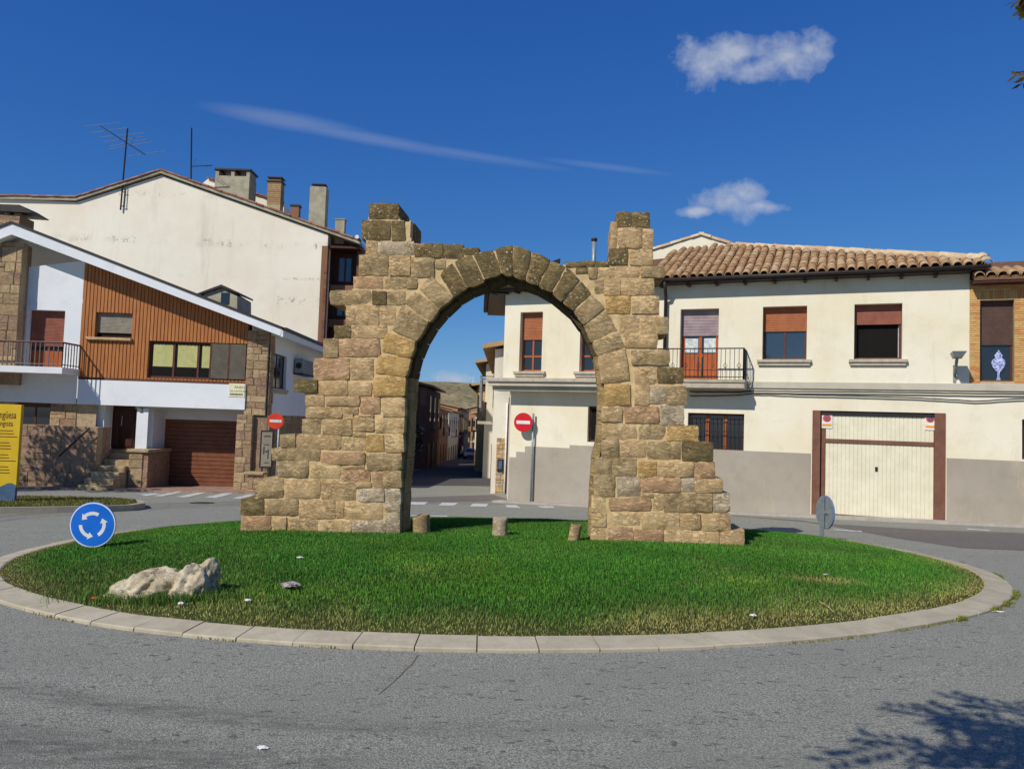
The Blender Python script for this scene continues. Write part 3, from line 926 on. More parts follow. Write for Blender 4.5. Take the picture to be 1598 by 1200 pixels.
def stone_piece(fr, quad, df, db, seed, relief=.02, rnd=.16, mat=None, parent=None, name='stone', res=.052):
    """Block with a rounded, uneven front; quad: (s, z) tl, tr, br, bl."""
    tl, tr, br, bl = [Vector(p) for p in quad]
    W = max((tr - tl).length, (br - bl).length); Hh = max((tl - bl).length, (tr - br).length)
    nx, ny = max(3, min(14, round(W / res))), max(3, min(9, round(Hh / res)))
    vs, idx = [], {}
    for j in range(ny + 1):
        for i in range(nx + 1):
            a, b = 2 * i / nx - 1, 2 * j / ny - 1
            aa, bb = a * math.sqrt(1 - rnd * b * b * abs(b)), b * math.sqrt(1 - rnd * a * a * abs(a))
            u, v = (aa + 1) / 2, (bb + 1) / 2
            p = (bl.lerp(br, u)).lerp(tl.lerp(tr, u), v)
            edge = min((1 - abs(a)) * W / 2, (1 - abs(b)) * Hh / 2)
            q = noise.noise_vector(Vector((p.x * 7 + seed, p.y * 7, seed * .37)))
            q2 = noise.noise_vector(Vector((p.x * 19 + seed, p.y * 19, seed * .71)))
            p = p + Vector((q.x, q.y)) * .012 + Vector((q2.x, q2.y)) * .007
            k = min(1, edge / .026); k = k * (2 - k)
            rl = noise.fractal(Vector((p.x * 5 + seed * 3.1, p.y * 5, seed)), .9, 2.1, 4)
            rl += .7 * (.5 - 2 * abs(noise.noise(Vector((p.x * 9 + seed, p.y * 11, seed * 2.3)))))
            d = df + .014 - .016 * (1 - k) + .8 * relief * max(-.2, rl) * (.3 + .7 * k)
            idx[i, j] = len(vs); vs.append(fr.w(p.x, p.y, d))
    fs = [(idx[i, j], idx[i + 1, j], idx[i + 1, j + 1], idx[i, j + 1]) for j in range(ny) for i in range(nx)]
    ring = [(i, 0) for i in range(nx)] + [(nx, j) for j in range(ny)] + [(i, ny) for i in range(nx, 0, -1)] + [(0, j) for j in range(ny, 0, -1)]
    prev = [idx[r] for r in ring]
    for dd, sh in ((df - .12, 1.0), (db, .995)):
        cur = []
        for r in ring:
            v = vs[idx[r]]
            p0 = fr.o + fr.n * (v - fr.o).dot(fr.n)
            w = v - fr.n * ((v - fr.o).dot(fr.n) - dd) + Vector((0, 0, noise.noise(v * 6) * .006))
            cur.append(len(vs)); vs.append(w)
        n = len(ring)
        fs += [(prev[k], cur[k], cur[(k + 1) % n], prev[(k + 1) % n]) for k in range(n)]
        prev = cur
    fs.append(prev[::-1])
    m = MB(); m.add(vs, fs)
    o = m.build(name, mat, parent, smooth=True, ang=48, fix=True)
    return o
arch = thing('stone_arch', 'ruined sandstone gateway with pointed arch and stepped piers on the grass island', 'arch', (0, 11.15, MG(0, 11.2)))
fills = []
for k, (q, c, fo) in enumerate(STN):
    s = [AR.sz(*p) for p in q]
    w = abs(s[1][0] - s[0][0]); h = abs(s[0][1] - s[3][1])
    if w < .05 or h < .03: continue
    fills.append(s)
    cs_, cz_2 = sum(p[0] for p in s) / 4, sum(p[1] for p in s) / 4
    s = [(p[0] + .005 * (1 if p[0] > cs_ else -1), p[1] + .005 * (1 if p[1] > cz_2 else -1)) for p in s]
    stone_piece(AR, s, fo * .4 + random.uniform(-.008, .016) + (fo * .6 if fo < 0 else 0), -AT + random.uniform(-.03, .03), k * 1.37, .022 if c in 'tyo' else .032,
                random.uniform(.03, .11), M['st_' + c], arch)
# mortar core: closed-up outline of all stones on a 1 cm raster, cut into slabs
def mortar_core():
    res = .02
    S0 = min(p[0] for s in fills for p in s) - .1; Z0 = min(p[1] for s in fills for p in s) - .3
    S1 = max(p[0] for s in fills for p in s) + .1; Z1 = max(p[1] for s in fills for p in s) + .1
    nx, nz = int((S1 - S0) / res), int((Z1 - Z0) / res)
    gx, gz = np.meshgrid(S0 + (np.arange(nx) + .5) * res, Z0 + (np.arange(nz) + .5) * res)
    msk = np.zeros((nz, nx), bool)
    for s in fills:
        ins = np.ones_like(msk); ar = 0
        for i in range(4): ar += s[i][0] * s[(i + 1) % 4][1] - s[(i + 1) % 4][0] * s[i][1]
        sg = 1 if ar > 0 else -1
        for i in range(4):
            a, b = s[i], s[(i + 1) % 4]
            ins &= sg * ((b[0] - a[0]) * (gz - a[1]) - (b[1] - a[1]) * (gx - a[0])) > 0
        msk |= ins
    def dil(m, r):
        o = m.copy()
        for dz in range(-r, r + 1):
            w = int(math.sqrt(r * r - dz * dz))
            for dx in range(-w, w + 1):
                o |= np.roll(np.roll(m, dz, 0), dx, 1)
        return o
    R_ = 4
    m2 = ~dil(~dil(msk, R_), R_ + 1)
    mb = MB(); front, back = {}, {}
    def vert(D, i, j, d):
        if (i, j) not in D:
            a, z = S0 + i * res, Z0 + j * res
            D[i, j] = len(mb.v)
            mb.v.append(AR.w(a, z, d + (.006 * noise.noise(Vector((a * 9, z * 9, 2.0))) if d > -.1 else 0)))
        return D[i, j]
    for j in range(1, nz - 1):
        for i in range(1, nx - 1):
            if not m2[j, i]: continue
            c = [(i, j), (i + 1, j), (i + 1, j + 1), (i, j + 1)]
            f = [vert(front, *q, -.009) for q in c]; k = [vert(back, *q, -AT + .03) for q in c]
            mb.f.append(f); mb.f.append(k[::-1])
            for (di, dj), (p, q) in (((0, -1), (0, 1)), ((1, 0), (1, 2)), ((0, 1), (2, 3)), ((-1, 0), (3, 0))):
                if not m2[j + dj, i + di]: mb.f.append([f[q], f[p], k[p], k[q]])
    mb.m = [0] * len(mb.f)
    return mb.build('mortar_core', M['mortar'], arch)
mortar_core()
# foundations under each pier
for (x0, x1) in ((378, 622), (924, 1158)):
    a0, _ = AR.sz(x0, 840); a1, _ = AR.sz(x1, 845)
    zt = AR.sz((x0 + x1) / 2, 826 if x0 < 500 else 846)[1]
    MB().box(AR, a0, a1, zt - .5, zt, -AT + .02, -.012).build('footing', M['mortar'], arch)
# inner order of the arch, set back from the face
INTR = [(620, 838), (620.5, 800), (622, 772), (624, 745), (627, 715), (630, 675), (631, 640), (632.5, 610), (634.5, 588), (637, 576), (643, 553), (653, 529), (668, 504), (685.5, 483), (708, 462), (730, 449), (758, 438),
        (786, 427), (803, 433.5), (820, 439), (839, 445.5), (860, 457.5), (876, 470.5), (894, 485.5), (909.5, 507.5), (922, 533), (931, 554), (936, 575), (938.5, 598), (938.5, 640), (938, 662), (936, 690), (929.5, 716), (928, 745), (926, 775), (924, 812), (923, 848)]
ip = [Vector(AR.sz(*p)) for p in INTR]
for k in range(len(ip) - 1):
    def nrm(i):
        t = (ip[min(i + 1, len(ip) - 1)] - ip[max(i - 1, 0)]).normalized(); return Vector((t.y, -t.x))
    n0, n1 = nrm(k), nrm(k + 1)
    a, b = ip[k], ip[k + 1]
    j = (b - a).normalized() * .003
    w0 = .052 + random.uniform(-.006, .006)
    q = [a - n0 * .05 + j, b - n1 * .05 - j, b + n1 * w0 - j, a + n0 * w0 + j]
    MB().prism(AR, [tuple(p) for p in q], -AT + .1 + random.uniform(-.02, .02), -.16 + random.uniform(-.012, .012)).build('inner_arch_stone', M['ring_shade' if 7 < k < 26 else 'ring'], arch, fix=True)  # shade-dark colour round the arch head, lighter one on the jambs

# ------------------------------------------------------------------ stone stumps between the piers
def stump(u, v, h, r, lean, label):
    p = on_mound(u, v)
    n, mbs = 14, MB()
    rr = [(0, 1.04), (.12, 1.02), (.5, 1.0), (.9, 1.0), (.975, .985), (1.0, .93)]
    vs, fs = [], []
    for k, (t, s) in enumerate(rr):
        for j in range(n):
            q = 2 * math.pi * j / n
            w = 1 + .09 * noise.noise(Vector((math.cos(q) * 2 + u, math.sin(q) * 2, t * 2)))
            vs.append(p + Vector((math.cos(q) * r * s * w + lean[0] * t * h, math.sin(q) * r * s * w, -.05 + t * (h + .05) + (.012 * math.sin(q * 2 + u) + .03 * math.cos(q) * (lean[0] < 0)) * (t > .8))))
    for k in range(len(rr) - 1):
        fs += [(k * n + j, k * n + (j + 1) % n, (k + 1) * n + (j + 1) % n, (k + 1) * n + j) for j in range(n)]
    fs += [tuple(range(n))[::-1], tuple(range((len(rr) - 1) * n, len(rr) * n))]
    mbs.add(vs, fs)
    return top(mbs, 'stone_stump', M['st_w' if lean[0] == 0 else 'st_g'], label, 'stone', 'stone stumps under the arch', smooth=True, ang=50)
stump(658, 832, .265, .128, (-.06, 0), 'short sandstone stump nearest the left pier of the arch')
stump(780, 836, .265, .112, (0, 0), 'short upright sandstone stump in the middle of the arch opening')
stump(894, 844, .235, .082, (.2, 0), 'small leaning sandstone stump beside the right pier of the arch')

# ------------------------------------------------------------------ boulders
def boulder(name, u0, v0, scale, rot, seed, label, prof):
    p = on_mound(u0, v0)
    bm = bmesh.new(); bmesh.ops.create_icosphere(bm, subdivisions=5, radius=1)
    for v in bm.verts:
        c = v.co.normalized()
        k = prof(c)
        f = noise.fractal(c * 1.3 + Vector((seed, 0, 0)), 1.0, 2.0, 3) * .22
        rg = abs(noise.noise(Vector((c.x * 3 + seed, c.y * 3, c.z * 3)))) * -.16 + noise.fractal(c * 5 + Vector((seed, 3, 1)), .8, 2.1, 4) * .055
        v.co = c * (1 + f + rg) * k
    bmesh.ops.scale(bm, vec=scale, verts=bm.verts)
    bmesh.ops.rotate(bm, cent=(0, 0, 0), matrix=Matrix.Rotation(rot[1], 3, 'Y'), verts=bm.verts)
    bmesh.ops.rotate(bm, cent=(0, 0, 0), matrix=Matrix.Rotation(rot[2], 3, 'Z'), verts=bm.verts)
    me = bpy.data.meshes.new(name); bm.to_mesh(me); bm.free()
    me.materials.append(M['boulder']); me.polygons.foreach_set('use_smooth', [True] * len(me.polygons))
    o = bpy.data.objects.new(name, me); COL.objects.link(o); o.location = p
    return tag(o, label, 'boulder', 'limestone boulders on the island')
boulder('boulder', 222, 928, (.42, .3, .22), (0, -.36, .1), 2.3, 'long low pale limestone boulder sloping up towards its upright neighbour', lambda c: 1.0)
boulder('boulder', 300, 928, (.235, .26, .38), (0, .46, .0), 7.1, 'upright pitted limestone boulder with a pointed top, right of the low one', lambda c: 1.0 if c.z < .2 else 1 - .12 * (c.z - .2))

# ================================================================== BUILDING PARTS
def ribbed(fr, a0, a1, z0, z1, d, pitch, depth, vertical=False, groove=.25):
    """One connected sheet with grooves (roller shutter, garage leaf)."""
    L = (a1 - a0) if vertical else (z1 - z0)
    n = max(2, round(L / pitch)); p = L / n
    prof = []
    for k in range(n):
        b = k * p
        prof += [(b, d - depth), (b + p * groove * .5, d - depth), (b + p * groove, d), (b + p * (1 - .02), d)]
    prof.append((L, d - depth))
    vs, fs = [], []
    for q, dd in prof:
        if vertical: vs += [fr.w(a0 + q, z0, dd), fr.w(a0 + q, z1, dd)]
        else: vs += [fr.w(a0, z0 + q, dd), fr.w(a1, z0 + q, dd)]
    for k in range(len(prof) - 1):
        i = 2 * k
        fs.append((i, i + 2, i + 3, i + 1) if vertical else (i, i + 1, i + 3, i + 2))
    m = MB(); m.add(vs, fs); return m
def frame_mb(fr, a0, a1, z0, z1, d0, d1, t, mull=(), trans=()):
    """Joined window frame: outer border, mullions, transoms as one connected grid."""
    A = [a0, a0 + t]; Z = [z0, z0 + t]
    for q in mull: A += [q - t * .45, q + t * .45]
    for q in trans: Z += [q - t * .45, q + t * .45]
    A += [a1 - t, a1]; Z += [z1 - t, z1]
    m = MB()
    solid = lambda i, j: i % 2 == 0 or j % 2 == 0
    idx = {}
    def V(i, j, d):
        k = (i, j, d)
        if k not in idx: idx[k] = len(m.v); m.v.append(fr.w(A[i], Z[j], d))
        return idx[k]
    for i in range(len(A) - 1):
        for j in range(len(Z) - 1):
            if not solid(i, j): continue
            m.f.append([V(i, j, d1), V(i + 1, j, d1), V(i + 1, j + 1, d1), V(i, j + 1, d1)])
            m.f.append([V(i, j, d0), V(i, j + 1, d0), V(i + 1, j + 1, d0), V(i + 1, j, d0)])
            for (di, dj), (p, q) in (((0, -1), ((i, j), (i + 1, j))), ((1, 0), ((i + 1, j), (i + 1, j + 1))), ((0, 1), ((i + 1, j + 1), (i, j + 1))), ((-1, 0), ((i, j + 1), (i, j)))):
                ii, jj = i + di, j + dj
                if 0 <= ii < len(A) - 1 and 0 <= jj < len(Z) - 1 and solid(ii, jj): continue
                m.f.append([V(*q, d1), V(*p, d1), V(*p, d0), V(*q, d0)])
    m.m = [0] * len(m.f)
    return m
def window(fr, par, r, rec=.22, frame='brown_frame', glass='glass', mull=1, shut=None, shut_f=.4, sill=None, t=.06, pitch=.045, d=0.0, trans=(), name='window'):
    a0, a1, z0, z1 = r
    zs = z1 - (z1 - z0) * shut_f if shut else z1
    ml = [a0 + (a1 - a0) * k / (mull + 1) for k in range(1, mull + 1)]
    w = frame_mb(fr, a0, a1, z0, z1, d - rec - .05, d - rec, t, ml, [z0 + (z1 - z0) * q for q in trans]).build(name, M[frame], par)
    ed = [a0] + ml + [a1]
    for k in range(len(ed) - 1 if glass else 0):
        MB().box(fr, ed[k] + t * .4, ed[k + 1] - t * .4, z0 + t * .5, z1 - t * .5, d - rec - .035, d - rec - .02).build('pane', M[glass], w)
    if shut:
        ribbed(fr, a0 + .015, a1 - .015, zs, z1, d - rec + .035, pitch, .008).build('shutter', M[shut], w)
    if sill:
        MB().cbox(fr, a0 - sill, a1 + sill, z0 - .09, z0 - .005, d - .02, d + .11, .012).build('sill', M['sill'], w)
        MB().cbox(fr, a0 - sill * .75, a1 + sill * .75, z0 - .17, z0 - .09, d - .02, d + .07, .012).build('sill_moulding', M['sill'], w)
    return w
def tile_mesh(name, L, r0, r1, mat, seg=6):
    m = MB(); vs = []
    for y, r in ((0, r0), (L, r1)):
        for rr in (r, r - .014):
            for k in range(seg + 1):
                q = math.pi * k / seg
                vs.append((-math.cos(q) * rr, y, math.sin(q) * rr * .9))
    n = seg + 1
    fs = []
    for k in range(seg):
        fs.append((k, k + 1, 2 * n + k + 1, 2 * n + k))
        fs.append((k, n + k, n + k + 1, k + 1))
        fs.append((2 * n + k, 2 * n + k + 1, 3 * n + k + 1, 3 * n + k))
    fs += [(0, 2 * n, 3 * n, n), (n - 1, 2 * n - 1, 4 * n - 1, 3 * n - 1)]
    m.add(vs, fs)
    return m.mesh(name, mat, Vector((0, 0, 0)), True, 40)
T_STD = tile_mesh('barrel_tile', .43, .104, .094, M['tile'])
T_RIDGE = tile_mesh('ridge_tile', .42, .125, .11, M['tile_pale'])
T_RED = tile_mesh('red_barrel_tile', .40, .10, .085, M['tile_red'])
def basis(o, x, y, z):
    m = Matrix((x, y, z)).transposed().to_4x4(); m.translation = o; return m
def tile_row(par, p0, p1, me, step=.3, jit=.012, name='ridge_tile', up=Vector((0, 0, 1))):
    p0, p1 = Vector(p0), Vector(p1)
    L = (p1 - p0).length; n = max(1, round(L / step)); y = (p1 - p0).normalized()
    x = y.cross(up).normalized(); z = x.cross(y)
    for k in range(n):
        j = Vector((random.uniform(-jit, jit), random.uniform(-jit, jit), random.uniform(-jit, jit)))
        inst(name, me, par, basis(p0 + y * (k * L / n) + j, x, y, z))
def ashlar(fr, a0, a1, z0, z1, d, par, mats, hh=(.2, .34), ww=(.25, .6), proud=(.012, .04), gap=.012, name='stone', back=True, thick=.06):
    if back: MB().box(fr, a0 + .004, a1 - .004, z0, z1, d - .3, d).build('grout', M['grout'], par)
    z = z0
    while z < z1 - .05:
        h = random.uniform(*hh)
        if z1 - (z + h) < .12: h = z1 - z
        a = a0
        while a < a1 - .03:
            w = random.uniform(*ww)
            if a1 - (a + w) < .14: w = a1 - a
            cuts = [(z, z + h)] if random.random() > .22 or h < .24 else [(z, z + h * .5), (z + h * .5, z + h)]
            for q0, q1 in cuts:
                MB().cbox(fr, a + gap * .5, a + w - gap * .5, q0 + gap * .5, q1 - gap * .5, d - .02, d + random.uniform(*proud), random.uniform(.008, .016)).build(name, M[random.choice(mats)], par)
            a += w
        z += h
def text_mesh(body, size):
    cu = bpy.data.curves.new('lettering', 'FONT'); cu.body = body; cu.size = size; cu.extrude = .002
    cu.resolution_u = 3
    o = bpy.data.objects.new('lettering', cu); COL.objects.link(o)
    dg = bpy.context.evaluated_depsgraph_get(); dg.update()
    me = bpy.data.meshes.new_from_object(o.evaluated_get(dg))
    bpy.data.objects.remove(o); bpy.data.curves.remove(cu)
    return me
def text(fr, par, body, a, z, d, size, mat, name='lettering', sx=1.0):
    me = text_mesh(body, size); me.materials.clear(); me.materials.append(mat)
    w = fr.w(a, z, d)
    return inst(name, me, par, basis(w, fr.u * sx, Vector((0, 0, 1)), fr.n))

# ================================================================== CREAM HOUSE ON THE RIGHT
R = Fr((8.15, 19.75, 0), (math.cos(math.radians(23)), -math.sin(math.radians(23))))
sB = R.sz(1036, 600)[0]
B = R.w(sB, 0)
_d = ray(784, 610)
C = Vector((_d.x / _d.y * 23.4, 23.4, 0))
R2 = Fr(C, B - C)
L2 = (B - C).length
sE = R.sz(1513, 500)[0]
gz0 = min(R.ground(sB), R.ground(sE), G(C.x, C.y)) - .4
z_str0, z_str1 = R.sz(1290, 607.5)[1], R.sz(1290, 596.5)[1]
z_eave = R.sz(1290, 423.5, .42)[1]
z_dado = R.sz(1240, 706.5)[1]
rh = thing('cream_house', 'two-storey cream plastered corner house with tiled roof and garage', 'house', (R.o.x, R.o.y, R.ground(0)))
wins = {'b': R.rect(1061, 482, 1121, 594), 'c': R.rect(1190, 478, 1259, 561), 'd': R.rect(1333, 474, 1408, 560.5),
        'low': R.rect(1073, 645, 1161, 703), 'gar': R.rect(1267, 640.5, 1475, 812), 'edge': R.rect(1595, 655, 1655, 718)}
gr = wins['gar']; gr = (gr[0], gr[1], R.ground((gr[0] + gr[1]) / 2) - .05, R.sz(1370, 642.5)[1]); wins['gar'] = gr
sG = sE + 3.2
mb = MB()
holes_wall(mb, R, sB, sE, z_str1 - .02, z_eave + .1, [wins['b'], wins['c'], wins['d']], .32)
holes_wall(mb, R, sB, sG, gz0, z_str0 + .02, [wins['low'], wins['gar'], wins['edge']], .24)
a84 = R2.rect(811, 487, 846, 579.5); a90 = list(R2.rect(905, 487, 946, 579.5)); a90[2:] = a84[2:]
lowR2 = R2.rect(917, 634, 948, 690, -.4)
holes_wall(mb, R2, 0, L2, z_str1 - .02, z_eave + .1, [a84, a90], .32)
sC = R2.sz(795, 700, -.4)[0]
holes_wall(mb, R2, sC, L2 + .2, gz0 - .4, z_str0 + .02, [lowR2], .24, d=-.4)
# street side and back
S0_, S1_ = R2.w(0, 0), Vector((C.x + .15, 30.0, 0))
for zA, zB_, p0 in ((z_str1 - .02, z_eave + .1, R2.w(0, 0)), (gz0 - .6, z_str0 + .02, R2.w(sC, 0, -.4))):
    p1 = Vector((p0.x - .05, 27.9, 0))
    mb.add([(p1.x, p1.y, zA), (p0.x, p0.y, zA), (p0.x, p0.y, zB_), (p1.x, p1.y, zB_)], [(0, 1, 2, 3)])
mb.box(R, sE - .35, sE + .002, z_str1 - .01, z_eave + .05, -3.0, -.02)
mb.build('wall', M['cream'], rh)
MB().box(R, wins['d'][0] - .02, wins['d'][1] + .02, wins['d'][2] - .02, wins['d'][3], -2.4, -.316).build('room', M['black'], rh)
# string course
MB().cbox(R, sB - .05, sG, z_str0, z_str1, -.1, .045, .012).build('string_course', M['band'], rh)
cor = MB()
cor.prism(R2, [(-.38, z_str0 - .02), (L2 - .05, z_str0 - .02), (L2 - .05, z_str1 + .02), (-.38, z_str1 + .02)], -.45, .22)
cor.build('cornice', M['band'], rh)
MB().cbox(R2, -.42, L2 - .05, z_str1 - .09, z_str1 + .035, -.1, .29, .02).build('cornice_lip', M['sill'], rh)
MB().box(R2, -.30, L2 - .05, z_str0 - .16, z_str0 - .025, -.45, .08).build('cornice_lower_lip', M['band'], rh)
# plinth of grey render
for s0, s1 in ((sB, gr[0] - .03), (gr[1] + .03, sG)):
    zz = z_dado if s0 < 0 else R.sz(1500, 715.5)[1]
    hs = [(wins['low'][0] - .02, wins['low'][1] + .02, wins['low'][2] - .02, zz + 1)] if s0 < 0 else []
    m_ = MB(); m_.box(R, s0, s1, gz0, zz, -.05, .014)
    m_.build('plinth', M['dado'], rh)
stp = [R2.sz(u, 700, -.4)[0] for u in (795.5, 806, 819.5, 889)] + [L2 + .1]
for k, yy in enumerate((713, 705, 697, 694.5)):
    MB().box(R2, stp[k], stp[k + 1], gz0 - .4, R2.sz((795, 812, 840, 895)[k], yy, -.4)[1], -.5, -.385).build('plinth', M['dado'], rh)
# windows
wb = window(R, rh, wins['b'], .22, 'door_wood', 'glass', 1, 'shut_s', .37, None, .1, .085, trans=(.36,), name='balcony_door')
a0, a1, z0, z1 = wins['b']
for k in range(2):
    c0 = a0 + .1 + k * (a1 - a0) / 2; c1 = a0 + (a1 - a0) / 2 * (k + 1) - .06
    MB().box(R, c0, c1, z0 + .06, z0 + (z1 - z0) * .34, -.235, -.215).build('panel', M['door_wood'], wb)
    MB().box(R, c0, c1, z0 + (z1 - z0) * .40, z0 + (z1 - z0) * .6, -.238, -.232).build('curtain', M['curtain'], wb)
window(R, rh, wins['c'], .23, 'brown_frame', 'glass_b', 1, 'shut_o', .46, .12)
wd_ = window(R, rh, wins['d'], .23, 'brown_frame', None, 0, 'shut_b', .36, .12)
a0, a1, z0, z1 = wins['d']
for sgn, aa in ((1, a0), (-1, a1)):      # casements swung inwards
    f2 = Fr(R.w(aa + sgn * .05, 0, -.3), R.u * sgn * .35 - R.n * .94) if sgn > 0 else Fr(R.w(aa + sgn * .05, 0, -.3) + (R.u * -.25 - R.n * .97).normalized() * .5, -(R.u * -.25 - R.n * .97))
    cs = frame_mb(f2, 0, .5, z0 + .05, z0 + (z1 - z0) * .62, -.03, .02, .06).build('casement', M['s_white' if sgn < 0 else 'brown_frame'], wd_)
    MB().box(f2, .05, .45, z0 + .1, z0 + (z1 - z0) * .62 - .05, -.01, 0).build('pane', M['glass'], cs)
window(R2, rh, a84, .22, 'door_wood', 'glass', 1, 'shut_o', .46, .14, trans=(.26,))
window(R2, rh, tuple(a90), .22, 'door_wood', 'glass', 1, 'shut_o', .46, .14, trans=(.26,))
window(R2, rh, lowR2, .15, 'brown_frame', 'black', 0, d=-.4)
wl = window(R, rh, wins['low'], .19, 'brown_frame', 'glass', 0, None, .4, None, .05)
a0, a1, z0, z1 = wins['low']
for q in (.34, .66):
    MB().box(R, a0 + (a1 - a0) * q - .05, a0 + (a1 - a0) * q + .05, z0 + .05, z1 - .06, -.2, -.17).build('mullion', M['door_wood'], wl)
for k in range(13):
    aa = a0 + (a1 - a0) * (k + .5) / 13
    MB().box(R, aa - .009, aa + .009, z0 + .04, z1 - .1, -.06, -.045).build('window_bar', M['iron'], wl)
for zz in (z0 + .12, z0 + (z1 - z0) * .52, z1 - .12):
    MB().box(R, a0 + .02, a1 - .02, zz - .012, zz + .012, -.044, -.03).build('window_bar', M['iron'], wl)
window(R, rh, wins['edge'], .15, 'brown_frame', 'black', 0)
# garage
a0, a1, z0, z1 = wins['gar']
gd = MB().box(R, a0, a0 + .19, z0, z1, -.1, .035).build('garage_door', M['gar_brown'], rh)
MB().box(R, a0 + .20, a0 + .31, z0, z1 - .02, -.2, -.07).build('jamb', M['gar_brown'], gd)
MB().box(R, a1 - .23, a1, z0, z1, -.1, .035).build('jamb', M['gar_brown'], gd)
MB().box(R, a0 + .2, a1 - .235, z1 - .1, z1 - .003, -.2, -.04).build('lintel', M['iron'], gd)
zt = R.sz(1370, 690)[1]
MB().box(R, a0 + .31, a1 - .235, zt - .05, zt + .04, -.16, -.06).build('rail', M['gar_brown'], gd)
ribbed(R, a0 + .315, a1 - .24, zt + .045, z1 - .11, -.09, .095, .014, True, .14).build('upper_leaf', M['gar_cream'], gd)
ribbed(R, a0 + .315, a1 - .24, z0 + .12, zt - .055, -.09, .095, .014, True, .14).build('lower_leaf', M['gar_cream'], gd)
MB().box(R, a0 + .31, a1 - .235, z0, z0 + .115, -.16, -.06).build('bottom_rail', M['gar_brown'], gd)
MB().box(R, (a0 + a1) / 2 - .03, (a0 + a1) / 2 + .03, z0 + 1.25, z0 + 1.36, -.09, -.07).build('handle', M['iron'], gd)
for px in (1282, 1443):
    r = R.rect(px, 645, px + 17, 668 if px < 1400 else 671, -.08)
    pl = MB().box(R, r[0], r[1], r[2], r[3], -.085, -.068).build('no_parking_plate', M['s_white'], gd)
    cc = R.w((r[0] + r[1]) / 2, r[3] - (r[3] - r[2]) * .34, -.066)
    rr = (r[1] - r[0]) * .38
    MB().disc(cc, R.n, rr, .004, 20).build('red_ring', M['s_redo'], pl)
    MB().disc(cc + R.n * .004, R.n, rr * .66, .004, 20).build('blue_disc', M['s_slate'], pl)
    bx_ = Vector((R.u.x, R.u.y, 0)) * .7 + Vector((0, 0, -.7))
    MB().tube([cc + R.n * .009 - bx_ * rr * .8, cc + R.n * .009 + bx_ * rr * .8], rr * .1, 4).build('red_bar', M['s_redo'], pl)
    MB().box(R, r[0] + .02, r[1] - .02, r[2] + .05, r[2] + .11, -.068, -.063).build('yellow_strip', M['s_orange'], pl)
# roof
TH = math.radians(24)
UPS = -R.n * math.cos(TH) + Vector((0, 0, math.sin(TH)))
RN = R.n * math.sin(TH) + Vector((0, 0, math.cos(TH)))
E0 = R.w(0, z_eave, .42)
def roof_sl(px, py):
    d = ray(px, py); t = (E0 - CAMP).dot(RN) / d.dot(RN)
    p = CAMP + d * t - E0
    return p.dot(R.u), p.dot(UPS)
topl = [(-40, 0)] + [roof_sl(*p) for p in ((960, 414), (1018, 399), (1060, 394), (1110, 388), (1150, 386), (1350, 396.5), (1540, 407.5))]
topl[0] = (topl[1][0] - 3, topl[1][1])
sR1 = roof_sl(1541, 414)[0]
def ridge_l(s): return float(np.interp(s, [p[0] for p in topl], [p[1] for p in topl]))
s0r = sB - .4
roof = MB()
ss = list(np.linspace(s0r, sR1, 24))
vs = []
for s in ss:
    for l in (0, max(.25, ridge_l(s))):
        for o in (0, -.12): vs.append(E0 + R.u * s + UPS * l + RN * o)
fs = []
for k in range(len(ss) - 1):
    i = 4 * k
    fs += [(i, i + 4, i + 6, i + 2), (i + 1, i + 3, i + 7, i + 5), (i, i + 1, i + 5, i + 4), (i + 2, i + 6, i + 7, i + 3)]
fs += [(0, 2, 3, 1), (len(vs) - 4, len(vs) - 3, len(vs) - 1, len(vs) - 2)]
roof.add(vs, fs)
rf = roof.build('roof', M['tile_bed'], rh, fix=True)
col = s0r + .05
while col < sR1 - .03:
    Lm = ridge_l(col); k = 0
    while k * .35 < Lm - .08:
        jx, jz = random.uniform(-.012, .012), random.uniform(-.006, .012)
        p = E0 + R.u * (col + jx) + UPS * (k * .35 - .06 + random.uniform(-.015, .015)) + RN * (.012 + jz + .004 * k)
        r_ = random.uniform(-.03, .03)
        x = (R.u * math.cos(r_) + UPS * math.sin(r_)); y = (UPS * math.cos(r_) - R.u * math.sin(r_))
        y2 = (y - RN * .022).normalized(); z2 = x.cross(y2)
        inst('roof_tile', T_STD, rf, basis(p, x, y2, z2))
        k += 1
    col += .232
tile_row(rf, E0 + R.u * topl[5][0] + UPS * topl[5][1] + RN * .05, E0 + R.u * sR1 + UPS * max(.2, ridge_l(sR1)) + RN * .06, T_RIDGE, .34, name='ridge_tile', up=RN)
tile_row(rf, E0 + R.u * sR1 + UPS * -.05 + RN * .05, E0 + R.u * sR1 + UPS * .6 + RN * .05, T_RIDGE, .34, name='ridge_tile', up=RN)
# second roof plane over the chamfered corner
TU = -R2.n * math.cos(TH) + Vector((0, 0, math.sin(TH))); TN = R2.n * math.sin(TH) + Vector((0, 0, math.cos(TH)))
E2 = R2.w(0, z_eave, .42)
rb = MB(); pts = [E2 + R2.u * -.55, E2 + R2.u * (L2 + .3), E2 + R2.u * (L2 + .3) + TU * 3, E2 + R2.u * 1.4 + TU * 2.0]
rb.hexa([p - TN * .12 for p in pts] + pts)
rf2 = rb.build('corner_roof', M['tile_bed'], rh, fix=True)
col = -.5
while col < L2 + .2:
    for k in range(3):
        if TU.z * k * .35 > 2 or (col < .9 and k > (col + .6) * 2.4): continue
        inst('roof_tile', T_STD, rf2, basis(E2 + R2.u * col + TU * (k * .35 - .06) + TN * .015, R2.u, TU, TN))
    col += .232
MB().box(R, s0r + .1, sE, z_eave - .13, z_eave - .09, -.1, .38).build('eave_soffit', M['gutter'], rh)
MB().box(R2, -.5, L2, z_eave - .135, z_eave - .095, -.1, .38).build('eave_soffit', M['gutter'], rh)
